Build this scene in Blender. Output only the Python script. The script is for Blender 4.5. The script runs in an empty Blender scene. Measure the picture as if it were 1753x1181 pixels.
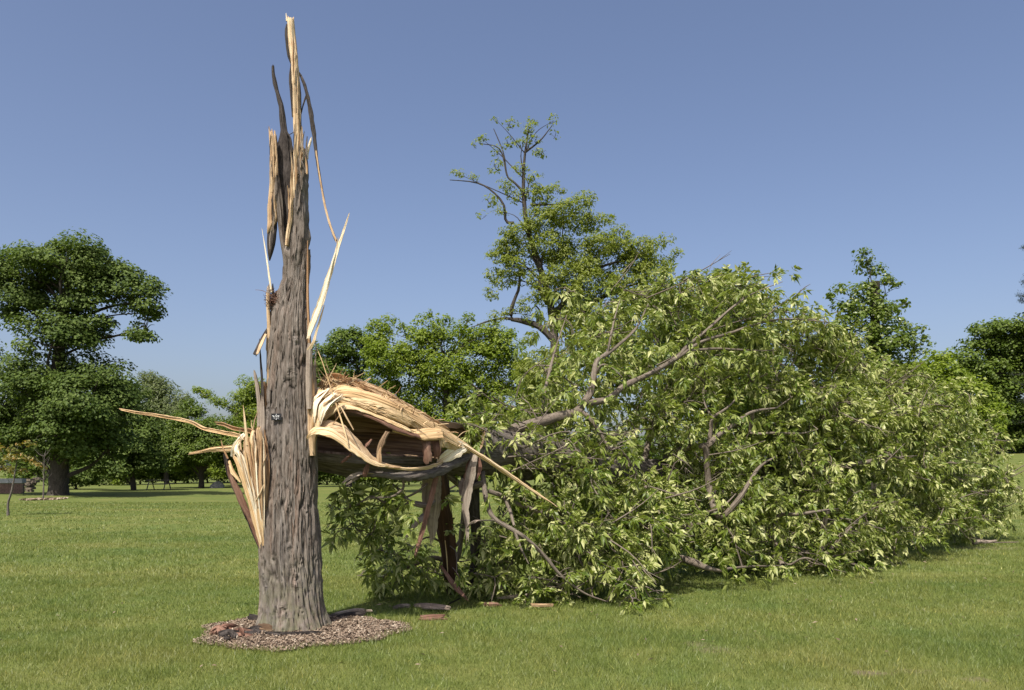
import bpy, math, random
import numpy as np
from mathutils import Vector

# ------------------------------------------------------------------ camera, sky, sun, exposure
F = 1363.0          # focal length in photograph pixels
CX, HY, H = 876.5, 800.0, 1.65   # image centre column, horizon row, eye height (m)
scene = bpy.context.scene
COL = scene.collection
cam_d = bpy.data.cameras.new('camera')
cam = bpy.data.objects.new('camera', cam_d)
COL.objects.link(cam)
cam.location = (0, 0, H)
cam.rotation_euler = (math.radians(90), 0, 0)
cam_d.sensor_width = 36.0
cam_d.lens = 36.0 * F / 1753.0
cam_d.shift_y = (HY - 590.5) / 1753.0
cam_d.clip_start = 0.1
cam_d.clip_end = 3000
scene.camera = cam

SUN_EL = math.radians(57)
SUN_AZ = math.atan2(-0.36, -0.93)        # direction to the sun, clockwise from +Y
world = bpy.data.worlds.new('World')
scene.world = world
world.use_nodes = True
wn = world.node_tree
for n in list(wn.nodes):
    wn.nodes.remove(n)
sky = wn.nodes.new('ShaderNodeTexSky')
sky.sky_type = 'NISHITA'
sky.sun_disc = False
sky.sun_elevation = SUN_EL
sky.sun_rotation = SUN_AZ
sky.altitude = 200
sky.air_density = 0.9
sky.dust_density = 3.7
sky.ozone_density = 0.0
bg = wn.nodes.new('ShaderNodeBackground')
bg.inputs['Strength'].default_value = 0.091
wo = wn.nodes.new('ShaderNodeOutputWorld')
tnt = wn.nodes.new('ShaderNodeMix')
tnt.data_type = 'RGBA'
tnt.blend_type = 'MULTIPLY'
tnt.inputs[0].default_value = 1.0
tnt.inputs[7].default_value = (0.985, 0.968, 1.045, 1)
wn.links.new(sky.outputs[0], tnt.inputs[6])
wn.links.new(tnt.outputs[2], bg.inputs['Color'])
wn.links.new(bg.outputs[0], wo.inputs['Surface'])

sun_d = bpy.data.lights.new('sun', 'SUN')
sun_d.energy = 3.8
sun_d.angle = math.radians(0.5)
sun_d.color = (1.0, 0.95, 0.86)
sun = bpy.data.objects.new('sun', sun_d)
COL.objects.link(sun)
to_sun = Vector((math.sin(SUN_AZ) * math.cos(SUN_EL), math.cos(SUN_AZ) * math.cos(SUN_EL), math.sin(SUN_EL)))
sun.rotation_euler = to_sun.to_track_quat('Z', 'Y').to_euler()
sun.location = (-10, -20, 30)

scene.view_settings.view_transform = 'Standard'
scene.view_settings.look = 'None'
scene.view_settings.exposure = 0.75
scene.view_settings.gamma = 1.0
scene.view_settings.use_curve_mapping = False
scene.cycles.max_bounces = 8
scene.cycles.transparent_max_bounces = 8

rng = np.random.default_rng(7)
R = random.Random(5)


def smooth(a, b, x):
    t = np.clip((x - a) / (b - a), 0, 1)
    return t * t * (3 - 2 * t)


def ground_z(x, y):
    x = np.asarray(x, float)
    y = np.asarray(y, float)
    z = 2.9 * smooth(8, 40, x) * smooth(22, 62, y)
    z = z + 0.10 * np.sin(x * 0.21 + 1.3) * np.sin(y * 0.17) * smooth(10, 25, y)
    return z


def W(px, py, Y):
    """the place, Y metres ahead of the camera, seen at photograph pixel (px, py)"""
    return np.array([(px - CX) / F * Y, Y, H + (HY - py) / F * Y])


def on_ground(px, Y):
    x = (px - CX) / F * Y
    return np.array([x, Y, float(ground_z(x, Y))])


# ------------------------------------------------------------------ noise
def _hash(ix, iy, seed):
    h = (ix.astype(np.int64) * 374761393 + iy.astype(np.int64) * 668265263 + seed * 974711) & 0x7fffffff
    h = ((h ^ (h >> 13)) * 1274126177) & 0x7fffffff
    h = h ^ (h >> 16)
    return (h & 0xffff) / 65535.0


def vnoise(x, y, seed=0, wrap=None):
    x = np.asarray(x, float)
    y = np.asarray(y, float)
    ix = np.floor(x).astype(np.int64)
    iy = np.floor(y).astype(np.int64)
    fx = x - ix
    fy = y - iy
    fx = fx * fx * (3 - 2 * fx)
    fy = fy * fy * (3 - 2 * fy)
    ix1 = ix + 1
    if wrap:
        ix = ix % wrap
        ix1 = ix1 % wrap
    a = _hash(ix, iy, seed)
    b = _hash(ix1, iy, seed)
    c = _hash(ix, iy + 1, seed)
    d = _hash(ix1, iy + 1, seed)
    return (a * (1 - fx) + b * fx) * (1 - fy) + (c * (1 - fx) + d * fx) * fy


def voronoi(x, y, seed=0, wrap=None):
    """jittered cells: distance to the border, a random value per cell, place within the cell along y"""
    x = np.asarray(x, float)
    y = np.asarray(y, float)
    ix = np.floor(x).astype(np.int64)
    iy = np.floor(y).astype(np.int64)
    f1 = np.full(x.shape, 9.0)
    f2 = np.full(x.shape, 9.0)
    val = np.zeros(x.shape)
    dyb = np.zeros(x.shape)
    for dx in (-1, 0, 1):
        for dy in (-1, 0, 1):
            cx, cy = ix + dx, iy + dy
            wx = cx % wrap if wrap else cx
            px = cx + 0.15 + 0.7 * _hash(wx, cy, seed)
            py = cy + 0.1 + 0.8 * _hash(wx, cy, seed + 1)
            v = _hash(wx, cy, seed + 2)
            d = np.hypot(x - px, y - py)
            new = d < f1
            f2 = np.where(new, f1, np.minimum(f2, d))
            val = np.where(new, v, val)
            dyb = np.where(new, y - py, dyb)
            f1 = np.where(new, d, f1)
    return f2 - f1, val, dyb


def catmull(pts, n):
    P = np.asarray(pts, float)
    if len(P) == 2:
        t = np.linspace(0, 1, n)[:, None]
        return P[0] * (1 - t) + P[1] * t
    E = np.vstack([2 * P[0] - P[1], P, 2 * P[-1] - P[-2]])
    seg = len(P) - 1
    u = np.linspace(0, seg, n)
    i = np.minimum(u.astype(int), seg - 1)
    t = (u - i)[:, None]
    p0, p1, p2, p3 = E[i], E[i + 1], E[i + 2], E[i + 3]
    return 0.5 * (2 * p1 + (p2 - p0) * t + (2 * p0 - 5 * p1 + 4 * p2 - p3) * t ** 2 + (3 * p1 - p0 - 3 * p2 + p3) * t ** 3)


def unit(v):
    v = np.asarray(v, float)
    return v / np.maximum(np.linalg.norm(v, axis=-1, keepdims=True), 1e-9)


# ------------------------------------------------------------------ mesh builder
class MB:
    def __init__(s):
        s.v, s.f, s.uv, s.t, s.n = [], [], [], [], 0

    def add(s, v, f, uv=None, tint=0.5):
        v = np.asarray(v, float).reshape(-1, 3)
        f = np.asarray(f, np.int64)
        s.v.append(v)
        s.f.append(f + s.n)
        s.uv.append(np.zeros((len(v), 2)) if uv is None else np.asarray(uv, float).reshape(-1, 2))
        s.t.append(np.full(len(v), tint) if np.isscalar(tint) else np.asarray(tint, float).reshape(-1))
        s.n += len(v)

    def mesh(s, name, origin=(0, 0, 0), smooth_=True):
        v = np.vstack(s.v) - np.asarray(origin, float)
        uv = np.vstack(s.uv)
        tint = np.concatenate(s.t)
        me = bpy.data.meshes.new(name)
        loops = np.concatenate([f.reshape(-1) for f in s.f])
        sizes = np.concatenate([np.full(len(f), f.shape[1]) for f in s.f])
        starts = np.concatenate([[0], np.cumsum(sizes)[:-1]])
        me.vertices.add(len(v))
        me.vertices.foreach_set('co', v.astype(np.float32).reshape(-1))
        me.loops.add(len(loops))
        me.loops.foreach_set('vertex_index', loops.astype(np.int32))
        me.polygons.add(len(sizes))
        me.polygons.foreach_set('loop_start', starts.astype(np.int32))
        me.polygons.foreach_set('loop_total', sizes.astype(np.int32))
        me.polygons.foreach_set('use_smooth', np.full(len(sizes), smooth_))
        ul = me.uv_layers.new(name='UVMap')
        ul.data.foreach_set('uv', uv[loops].astype(np.float32).reshape(-1))
        at = me.attributes.new('tint', 'FLOAT', 'POINT')
        at.data.foreach_set('value', tint.astype(np.float32))
        me.update(calc_edges=True)
        me.validate()
        if smooth_:
            me.set_sharp_from_angle(angle=math.radians(42))
        return me

    def build(s, name, mat, parent=None, origin=(0, 0, 0), smooth_=True, mesh_name=None):
        return link(name, s.mesh(mesh_name or name, origin, smooth_), mat, parent, origin)


def link(name, me, mat, parent=None, origin=(0, 0, 0)):
    o = bpy.data.objects.new(name, me)
    if mat is not None and len(me.materials) == 0:
        me.materials.append(mat)
    COL.objects.link(o)
    o.location = origin
    if parent is not None:
        o.parent = parent
        o.location = Vector(origin) - parent.location if parent.parent is None else Vector(origin) - parent.location - parent.parent.location
    return o


def thing(name, label, cat, loc=(0, 0, 0), group=None):
    o = bpy.data.objects.new(name, None)
    o.empty_display_size = 0.2
    COL.objects.link(o)
    o.location = loc
    o['label'] = label
    o['category'] = cat
    if group:
        o['group'] = group
    return o


def tag(o, label, cat, group=None, kind=None):
    if label:
        o['label'] = label
    if cat:
        o['category'] = cat
    if group:
        o['group'] = group
    if kind:
        o['kind'] = kind
    return o


def grid_faces(nr, nc, closed):
    r = np.arange(nr - 1)[:, None]
    c = np.arange(nc if closed else nc - 1)[None, :]
    c1 = (c + 1) % nc
    a = r * nc + c
    b = r * nc + c1
    return np.stack([a, b, b + nc, a + nc], -1).reshape(-1, 4)


def tube(mb, pts, radii, sides=8, n=None, rough=0.0, tint=0.5, seed=0, cap=True):
    n = n or max(4, len(pts) * 3)
    P = catmull(pts, n)
    rad = np.interp(np.linspace(0, 1, n), np.linspace(0, 1, len(radii)), radii)
    T = unit(np.gradient(P, axis=0))
    ref = np.array([0.0, 0, 1.0]) if abs(T[:, 2]).mean() < 0.8 else np.array([0, -1.0, 0])
    A = unit(np.cross(T, ref))
    B = np.cross(A, T)
    th = np.linspace(0, 2 * math.pi, sides, endpoint=False)
    L = np.concatenate([[0], np.cumsum(np.linalg.norm(np.diff(P, axis=0), axis=1))])
    rr = np.repeat(rad[:, None], sides, 1)
    if rough:
        TH, LL = np.meshgrid(th / (2 * math.pi), L)
        rr = rr * (1 + rough * (2 * vnoise(TH * sides / 2, LL * 6 + seed * 3.1, seed, max(2, sides // 2)) - 1))
    V = P[:, None, :] + rr[..., None] * (np.cos(th)[None, :, None] * A[:, None, :] + np.sin(th)[None, :, None] * B[:, None, :])
    uv = np.stack(np.broadcast_arrays(th[None, :] / (2 * math.pi) * 6.28 * max(rad.mean(), .02), L[:, None]), -1)
    mb.add(V, grid_faces(n, sides, True), uv, tint)
    if cap:
        base = mb.n
        mb.add(np.vstack([V[-1], P[-1:]]), np.stack([np.arange(sides), (np.arange(sides) + 1) % sides, np.full(sides, sides)], -1), None, tint)
    return P


def ribbon(mb, pts, widths, side, thick=0.012, curl=0.0, nu=9, n=None, fibre=0.3, jag0=0.0, jag1=0.05, seed=0, tint=0.5, twist=0.0):
    """a torn strip of wood: its own length, width and thickness, fibres standing proud, ragged ends"""
    n = n or max(8, len(pts) * 6)
    P0 = catmull(pts, 200)
    L0 = np.concatenate([[0], np.cumsum(np.linalg.norm(np.diff(P0, axis=0), axis=1))])
    tot = L0[-1]
    rg = np.random.default_rng(seed + 11)
    u = np.linspace(-1, 1, nu)
    j0 = jag0 * rg.random(nu)
    j1 = jag1 * rg.random(nu) ** 0.7
    tt = np.linspace(0, 1, n)[:, None] * (1 - j0 - j1)[None, :] + j0[None, :]     # per fibre column
    s = tt * tot
    C = np.stack([np.interp(s, L0, P0[:, k]) for k in range(3)], -1)
    T0 = unit(np.gradient(P0, axis=0))
    T = unit(np.stack([np.interp(s, L0, T0[:, k]) for k in range(3)], -1))
    side = np.asarray(side, float)
    if side.ndim == 2:
        sd = np.stack([np.interp(tt, np.linspace(0, 1, len(side)), side[:, k]) for k in range(3)], -1)
    else:
        sd = np.broadcast_to(side, T.shape)
    S = unit(sd - T * (sd * T).sum(-1, keepdims=True))
    N = unit(np.cross(T, S))
    w = np.interp(tt, np.linspace(0, 1, len(widths)), widths)
    if twist:
        a = twist * tt[..., None]
        S, N = S * np.cos(a) + N * np.sin(a), N * np.cos(a) - S * np.sin(a)
    colo = (rg.random(nu) - 0.5)
    fib = colo[None, :] * 0.7 + 0.6 * (vnoise(np.broadcast_to(u * nu * 0.7 + seed, s.shape), s * 5, seed) - 0.5)
    off = curl * w * (1 - u[None, :] ** 2) + fib * fibre * thick * 2
    wob = 0.18 * w * (vnoise(s * 4 + seed * 1.7, np.broadcast_to(np.sign(u) * 3.0, s.shape), seed + 5) - 0.5)
    rag = 0.16 * w * (vnoise(s * 22 + seed * 2.3, np.broadcast_to(np.sign(u) * 5.0, s.shape), seed + 9) - .5) * (np.abs(u[None, :]) > .7)
    wob = wob + rag
    mid = C + S * (w / 2 * u[None, :] + wob)[..., None] + N * off[..., None]
    th = thick * np.sqrt(np.maximum(0.3, 1 - u[None, :] ** 4 * 0.8)) * np.clip(w / (np.max(widths) * 0.5 + 1e-6), 0.3, 1)
    top = mid + N * (th / 2)[..., None]
    bot = mid - N * (th / 2)[..., None]
    V = np.concatenate([top, bot[:, ::-1]], 1)
    nc = 2 * nu
    uu = np.concatenate([u, u[::-1] + 3.0])
    ww = np.concatenate([w, w[:, ::-1]], 1)
    uv = np.stack([uu[None, :] * ww * 0.5 + seed * 0.37, np.concatenate([s, s[:, ::-1]], 1) + seed * 1.3], -1)
    base_f = grid_faces(n, nc, True)
    mb.add(V, base_f, uv, tint)
    k = np.arange(nu - 1)
    e0 = np.stack([k, 2 * nu - 1 - k, 2 * nu - 2 - k, k + 1], -1)
    e1 = np.stack([k + 1, 2 * nu - 2 - k, 2 * nu - 1 - k, k], -1) + (n - 1) * nc
    mb.f.append(e0 + mb.n - n * nc)
    mb.f.append(e1 + mb.n - n * nc)


def shard(mb, rows, Y, thick=0.05, n=40, seed=0, jag=0.03, sides=14, tint=0.5, dy=0.0):
    sides = max(sides, 26 if (max(r[2] - r[1] for r in rows) > 9) else 14)
    """a standing slab of wood: rows are (py, left px, right px); its back bulges away from the eye"""
    rows = sorted(rows, key=lambda r: -r[0])
    py = np.array([r[0] for r in rows], float)
    xl = np.array([r[1] for r in rows], float)
    xr = np.array([r[2] for r in rows], float)
    t = np.linspace(py[0], py[-1], n)
    l = np.interp(-t, -py, xl)
    r = np.interp(-t, -py, xr)
    th = np.linspace(0, 2 * math.pi, sides, endpoint=False)
    TH, TT = np.meshgrid(th, t)
    rg = np.random.default_rng(seed)
    yc = Y + dy * (t - t[0]) / (t[-1] - t[0])
    hw = (r - l) / 2 / F * Y
    cx = ((l + r) / 2 - CX) / F * Y
    nz = vnoise(TH * 2.2 + seed * 5, TT * 0.05, seed) - 0.5
    nz2 = vnoise(TH * 1.1 + seed * 9, TT * 0.12, seed + 3) - 0.5
    fb = vnoise(TH / (2 * math.pi) * 18, TT * 0.014 + seed * 7, seed + 8, 18) - 0.5
    fc = vnoise(TH / (2 * math.pi) * 22, TT * 0.03 + seed * 5, seed + 9, 22) - 0.5
    k = 1 + 0.20 * nz + 0.12 * nz2 + 0.34 * fb + 0.16 * fc
    if np.isscalar(tint):
        tint = np.clip(.62 + 1.0 * fb + .6 * fc, 0, 1)
    tk = np.minimum(thick, hw * 1.2)
    X = cx[:, None] + hw[:, None] * np.cos(TH) * k
    YY = yc[:, None] - tk[:, None] * np.sin(TH) * k
    Z = H + (HY - TT) / F * Y
    j = jag * rg.random(sides) * (np.arange(n) / (n - 1))[:, None] ** 6
    Z = Z - j
    V = np.stack([X, YY, Z], -1)
    uv = np.stack([TH / 6.28 * 0.3 + seed * .31, Z], -1)
    mb.add(V, grid_faces(n, sides, True), uv, tint)
    c = np.append(V[-1].mean(0, keepdims=True) - [[0, 0, jag * .4]], V[-1], 0)
    q = np.arange(sides)
    tint = .5
    mb.add(c, np.stack([q * 0, q + 1, (q + 1) % sides + 1], -1), None, tint)
    mb.add(V[0], [list(range(sides))[::-1]], None, tint)


# ------------------------------------------------------------------ materials
MAT = {}


class NT:
    def __init__(s, name):
        s.m = bpy.data.materials.new(name)
        s.m.use_nodes = True
        s.t = s.m.node_tree
        for n in list(s.t.nodes):
            s.t.nodes.remove(n)
        s.out = s.n('ShaderNodeOutputMaterial')
        MAT[name] = s.m

    def n(s, typ, **kw):
        nd = s.t.nodes.new(typ)
        for k, v in kw.items():
            if k.startswith('i_'):
                nd.inputs[k[2:].replace('_', ' ')].default_value = v
            else:
                setattr(nd, k, v)
        return nd

    def l(s, a, b):
        s.t.links.new(a, b)

    def noise(s, vec, scale, detail=4, rough=0.6, dist=0.0):
        nd = s.n('ShaderNodeTexNoise')
        nd.inputs['Scale'].default_value = scale
        nd.inputs['Detail'].default_value = detail
        nd.inputs['Roughness'].default_value = rough
        nd.inputs['Distortion'].default_value = dist
        if vec is not None:
            s.l(vec, nd.inputs['Vector'])
        return nd.outputs['Fac']

    def scale(s, vec, sc):
        nd = s.n('ShaderNodeMapping')
        nd.inputs['Scale'].default_value = sc
        s.l(vec, nd.inputs['Vector'])
        return nd.outputs[0]

    def ramp(s, fac, stops):
        nd = s.n('ShaderNodeValToRGB')
        el = nd.color_ramp.elements
        while len(el) < len(stops):
            el.new(0.5)
        for e, (p, c) in zip(el, stops):
            e.position = p
            e.color = (*c, 1)
        s.l(fac, nd.inputs[0])
        return nd.outputs[0]

    def mix(s, fac, a, b, typ='MIX'):
        nd = s.n('ShaderNodeMix', data_type='RGBA', blend_type=typ)
        for sock, val in ((nd.inputs[0], fac), (nd.inputs[6], a), (nd.inputs[7], b)):
            if isinstance(val, (int, float)):
                sock.default_value = val
            elif isinstance(val, tuple):
                sock.default_value = (*val, 1)
            else:
                s.l(val, sock)
        return nd.outputs[2]

    def math(s, op, a, b=0.0):
        nd = s.n('ShaderNodeMath', operation=op)
        for sock, val in ((nd.inputs[0], a), (nd.inputs[1], b)):
            if isinstance(val, (int, float)):
                sock.default_value = val
            else:
                s.l(val, sock)
        return nd.outputs[0]

    def bsdf(s, col, rough=0.8, spec=0.3, bump=None, bs=0.3, bd=0.01):
        b = s.n('ShaderNodeBsdfPrincipled')
        if isinstance(col, tuple):
            b.inputs['Base Color'].default_value = (*col, 1)
        else:
            s.l(col, b.inputs['Base Color'])
        b.inputs['Roughness'].default_value = rough
        b.inputs['Specular IOR Level'].default_value = spec
        if bump is not None:
            bn = s.n('ShaderNodeBump')
            bn.inputs['Strength'].default_value = bs
            bn.inputs['Distance'].default_value = bd
            s.l(bump, bn.inputs['Height'])
            s.l(bn.outputs[0], b.inputs['Normal'])
        return b.outputs[0]

    def done(s, sh):
        s.l(sh, s.out.inputs['Surface'])
        return s.m


def attr(t, name='tint'):
    return t.n('ShaderNodeAttribute', attribute_name=name).outputs['Fac']


def m_leaf(name, c0, c1, c2, back=None, trans=0.3, rough=0.45, spec=0.4):
    t = NT(name)
    f = attr(t)
    col = t.ramp(f, [(0.0, c0), (0.55, c1), (1.0, c2)])
    if back is not None:
        geo = t.n('ShaderNodeNewGeometry')
        col = t.mix(geo.outputs['Backfacing'], col, t.mix(f, back, tuple(min(1, x * 1.3) for x in back)))
    b = t.bsdf(col, rough, spec)
    tr = t.n('ShaderNodeBsdfTranslucent')
    t.l(t.mix(1.0, col, (1.25, 1.35, 0.55), 'MULTIPLY'), tr.inputs['Color'])
    ms = t.n('ShaderNodeMixShader')
    ms.inputs[0].default_value = trans
    t.l(b, ms.inputs[1])
    t.l(tr.outputs[0], ms.inputs[2])
    return t.done(ms.outputs[0])


def m_wood(name, dark, mid, light, stain=None, sx=70, sy=1.6):
    t = NT(name)
    uv = t.n('ShaderNodeTexCoord').outputs['UV']
    v = t.scale(uv, (sx, sy, 1))
    g = t.noise(v, 1.0, 5, 0.65, 0.3)
    g2 = t.noise(t.scale(uv, (sx * 0.22, sy * 0.6, 1)), 1.0, 3, 0.5)
    col = t.ramp(t.math('ADD', t.math('MULTIPLY', g, 0.6), t.math('MULTIPLY', g2, 0.4)), [(0.34, dark), (0.48, mid), (0.64, light)])
    if stain:
        obj = t.n('ShaderNodeTexCoord').outputs['Object']
        st = t.ramp(t.noise(obj, 7.0, 4, 0.7), [(0.50, (0, 0, 0)), (0.68, (1, 1, 1))])
        col = t.mix(t.math('MULTIPLY', st, 0.7), col, stain)
    return t.done(t.bsdf(col, 0.75, 0.25, g, 0.8, 0.008))


def m_bark(name, dark, mid, light, moss=None, sx=28, sy=2.6, bd=0.012):
    t = NT(name)
    tc = t.n('ShaderNodeTexCoord')
    uv = tc.outputs['UV']
    g = t.noise(t.scale(uv, (sx, sy, 1)), 1.0, 8, 0.7, 0.6)
    g2 = t.noise(t.scale(uv, (sx * 2.4, sy * 4, 1)), 1.0, 6, 0.7)
    big = t.noise(tc.outputs['Object'], 2.2, 3, 0.6)
    k = t.math('ADD', t.math('MULTIPLY', g, 0.5), t.math('MULTIPLY', g2, 0.5))
    col = t.ramp(k, [(0.38, dark), (0.47, mid), (0.60, light)])
    col = t.mix(t.ramp(big, [(0.35, (0, 0, 0)), (0.7, (.55, .55, .55))]), col, t.mix(0.5, col, (dark[0] * 1.6, dark[1] * 1.3, dark[2] * 1.2)))
    if 'trunk' in name:
        pat = t.noise(t.scale(uv, (9, 1.1, 1)), 1.0, 4, 0.6, 0.4)
        col = t.mix(t.ramp(pat, [(0.54, (0, 0, 0)), (0.70, (.4, .4, .4))]), col, t.mix(1.0, col, (1.28, .88, .68), 'MULTIPLY'))
        col = t.mix(t.ramp(pat, [(0.33, (.7, .7, .7)), (0.46, (0, 0, 0))]), col, t.mix(1.0, col, (.66, .70, .76), 'MULTIPLY'))
        col = t.mix(t.ramp(attr(t), [(0.0, (1, 1, 1)), (0.45, (0, 0, 0))]), col, (dark[0] * .45, dark[1] * .45, dark[2] * .45))
    if moss:
        z = t.n('ShaderNodeSeparateXYZ')
        t.l(tc.outputs['Object'], z.inputs[0])
        mk = t.math('MULTIPLY', t.ramp(z.outputs[2], [(0.0, (1, 1, 1)), (0.9, (0, 0, 0))]), t.ramp(t.noise(tc.outputs['Object'], 9, 5, 0.7), [(0.4, (0, 0, 0)), (0.6, (.8, .8, .8))]))
        col = t.mix(mk, col, moss)
    return t.done(t.bsdf(col, 0.85, 0.2, k, 0.8, bd))


def lawn_colour(t):
    ob = t.n('ShaderNodeTexCoord').outputs['Object']
    big = t.noise(ob, 0.5, 4, 0.6, 0.4)
    mid = t.noise(ob, 2.1, 4, 0.65)
    band = t.noise(t.scale(ob, (0.05, 0.55, 1)), 1.0, 3, 0.6)
    k = t.math('ADD', t.math('MULTIPLY', big, 0.45), t.math('ADD', t.math('MULTIPLY', mid, 0.3), t.math('MULTIPLY', band, 0.25)))
    return ob, t.ramp(k, [(0.36, (0.098, 0.137, 0.037)), (0.48, (0.126, 0.151, 0.041)), (0.58, (0.156, 0.166, 0.050)), (0.70, (0.19, 0.182, 0.068))])


def m_lawn():
    t = NT('lawn')
    ob, col = lawn_colour(t)
    fine = t.noise(ob, 22, 5, 0.7)
    col = t.mix(t.ramp(fine, [(0.3, (1, 1, 1)), (0.62, (0, 0, 0))]), col, t.mix(1.0, col, (0.7, 0.74, 0.66), 'MULTIPLY'))
    # bare patches of soil, each where the turf is worn through
    for (x, y, rx, ry, st_) in SOIL:
        mp = t.n('ShaderNodeMapping')
        mp.inputs['Location'].default_value = (-x / rx, -y / ry, 0)
        mp.inputs['Scale'].default_value = (1 / rx, 1 / ry, 0)
        t.l(ob, mp.inputs['Vector'])
        ln = t.n('ShaderNodeVectorMath', operation='LENGTH')
        t.l(mp.outputs[0], ln.inputs[0])
        d = t.math('ADD', ln.outputs['Value'], t.math('MULTIPLY', t.math('SUBTRACT', t.noise(ob, 9, 4, .7), 0.5), 1.6))
        col = t.mix(t.ramp(d, [(0.45, (st_, st_, st_)), (1.1, (0, 0, 0))]), col, (0.15, 0.118, 0.08))
    return t.done(t.bsdf(col, 0.95, 0.1, fine, 0.5, 0.02))


def m_grass():
    t = NT('grass_blades')
    ob, col = lawn_colour(t)
    col = t.mix(1.0, col, t.ramp(attr(t), [(0, (0.80, 0.92, 0.76)), (0.45, (1.24, 1.28, 1.12)), (0.9, (1.8, 1.8, 1.5)), (1.0, (3.3, 2.7, 2.6))]), 'MULTIPLY')
    b = t.bsdf(col, 0.45, 0.4)
    tr = t.n('ShaderNodeBsdfTranslucent')
    t.l(t.mix(1.0, col, (1.2, 1.3, .6), 'MULTIPLY'), tr.inputs['Color'])
    ms = t.n('ShaderNodeMixShader')
    ms.inputs[0].default_value = 0.3
    t.l(b, ms.inputs[1])
    t.l(tr.outputs[0], ms.inputs[2])
    return t.done(ms.outputs[0])


def soil_at(px, py, rx, ry):
    Y = H * F / (py - HY)
    return ((px - CX) / F * Y, Y, rx, ry)


SOIL = [soil_at(1488, 1153, 0.22, 0.12) + (.9,), soil_at(1222, 1112, 0.26, 0.2) + (.5,), soil_at(1190, 1102, 0.18, 0.15) + (.5,), soil_at(1560, 1150, 0.25, 0.12) + (.45,),
        soil_at(1675, 1163, 0.14, 0.1) + (.5,), soil_at(1300, 1090, 0.25, 0.2) + (.3,), soil_at(1690, 938, 1.0, 0.5) + (.5,)]
m_lawn()
m_grass()
m_bark('trunk_bark', (0.040, 0.031, 0.024), (0.165, 0.138, 0.114), (0.265, 0.232, 0.200), moss=(0.16, 0.16, 0.095))
m_bark('limb_bark', (0.05, 0.04, 0.032), (0.15, 0.122, 0.095), (0.26, 0.22, 0.175), sx=45, sy=5, bd=0.005)
m_bark('dark_bark', (0.018, 0.015, 0.013), (0.045, 0.038, 0.034), (0.10, 0.085, 0.075), sx=40, sy=4)
m_bark('log_bark', (0.03, 0.025, 0.021), (0.105, 0.09, 0.075), (0.21, 0.185, 0.16), sx=24, sy=2.0, bd=0.02)
m_bark('tree_bark', (0.02, 0.017, 0.014), (0.05, 0.043, 0.036), (0.10, 0.085, 0.07), sx=20, sy=3)
m_bark('tree_pale_bark', (0.05, 0.045, 0.04), (0.12, 0.105, 0.09), (0.2, 0.18, 0.15), sx=20, sy=3)
m_wood('sapwood', (0.36, 0.205, 0.09), (0.63, 0.445, 0.235), (0.80, 0.66, 0.44), sx=90, sy=1.0)
m_wood('spike_wood', (0.24, 0.125, 0.06), (0.66, 0.47, 0.27), (0.84, 0.72, 0.52), stain=(0.30, 0.16, 0.08), sx=110, sy=0.9)
m_wood('sheet_wood', (0.33, 0.19, 0.085), (0.56, 0.385, 0.195), (0.69, 0.53, 0.32), stain=(0.36, 0.22, 0.12), sx=60, sy=0.8)
m_wood('white_wood', (0.55, 0.36, 0.18), (0.80, 0.67, 0.47), (0.90, 0.83, 0.68), sx=90, sy=1.0)
m_wood('tan_wood', (0.27, 0.155, 0.08), (0.49, 0.335, 0.19), (0.68, 0.52, 0.33), stain=(0.26, 0.16, 0.09))
m_wood('fibre_wood', (0.18, 0.09, 0.045), (0.37, 0.215, 0.11), (0.56, 0.38, 0.21))
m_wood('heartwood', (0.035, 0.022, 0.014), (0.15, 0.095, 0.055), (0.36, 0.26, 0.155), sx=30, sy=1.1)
m_wood('shaded_heartwood', (0.02, 0.012, 0.009), (0.055, 0.028, 0.019), (0.12, 0.06, 0.04), sx=40)  # reddish-brown heartwood with the shade under the log painted into its colour
m_wood('red_inner_bark', (0.07, 0.035, 0.024), (0.18, 0.092, 0.062), (0.34, 0.21, 0.15), stain=(0.07, 0.04, 0.03))
m_wood('grey_strip', (0.14, 0.105, 0.08), (0.29, 0.235, 0.185), (0.45, 0.38, 0.30), stain=(0.10, 0.07, 0.055))
m_leaf('fallen_leaf', (0.062, 0.102, 0.010), (0.150, 0.198, 0.024), (0.52, 0.52, 0.23), back=(0.235, 0.27, 0.07), trans=0.27, rough=0.45, spec=0.4)
m_leaf('maple_leaf', (0.044, 0.076, 0.014), (0.100, 0.145, 0.028), (0.165, 0.210, 0.055), trans=0.28, rough=0.6, spec=0.2)
m_leaf('deep_leaf', (0.058, 0.098, 0.012), (0.120, 0.172, 0.026), (0.185, 0.23, 0.052), trans=0.38, spec=0.25)
m_leaf('pale_leaf', (0.09, 0.12, 0.040), (0.140, 0.175, 0.058), (0.21, 0.24, 0.10), trans=0.32)
m_leaf('bright_leaf', (0.115, 0.165, 0.010), (0.200, 0.265, 0.028), (0.32, 0.36, 0.085), trans=0.45, spec=0.3)
m_leaf('hickory_leaf', (0.130, 0.165, 0.022), (0.245, 0.285, 0.055), (0.36, 0.38, 0.12), trans=0.48, spec=0.3)
m_leaf('gloss_leaf', (0.080, 0.128, 0.014), (0.150, 0.205, 0.030), (0.32, 0.35, 0.14), trans=0.4, rough=0.36, spec=0.5)
m_leaf('rust_leaf', (0.10, 0.13, 0.02), (0.20, 0.17, 0.03), (0.34, 0.17, 0.05), trans=0.3)
m_leaf('pine_needle', (0.022, 0.038, 0.018), (0.036, 0.055, 0.026), (0.06, 0.075, 0.04), trans=0.05)


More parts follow.
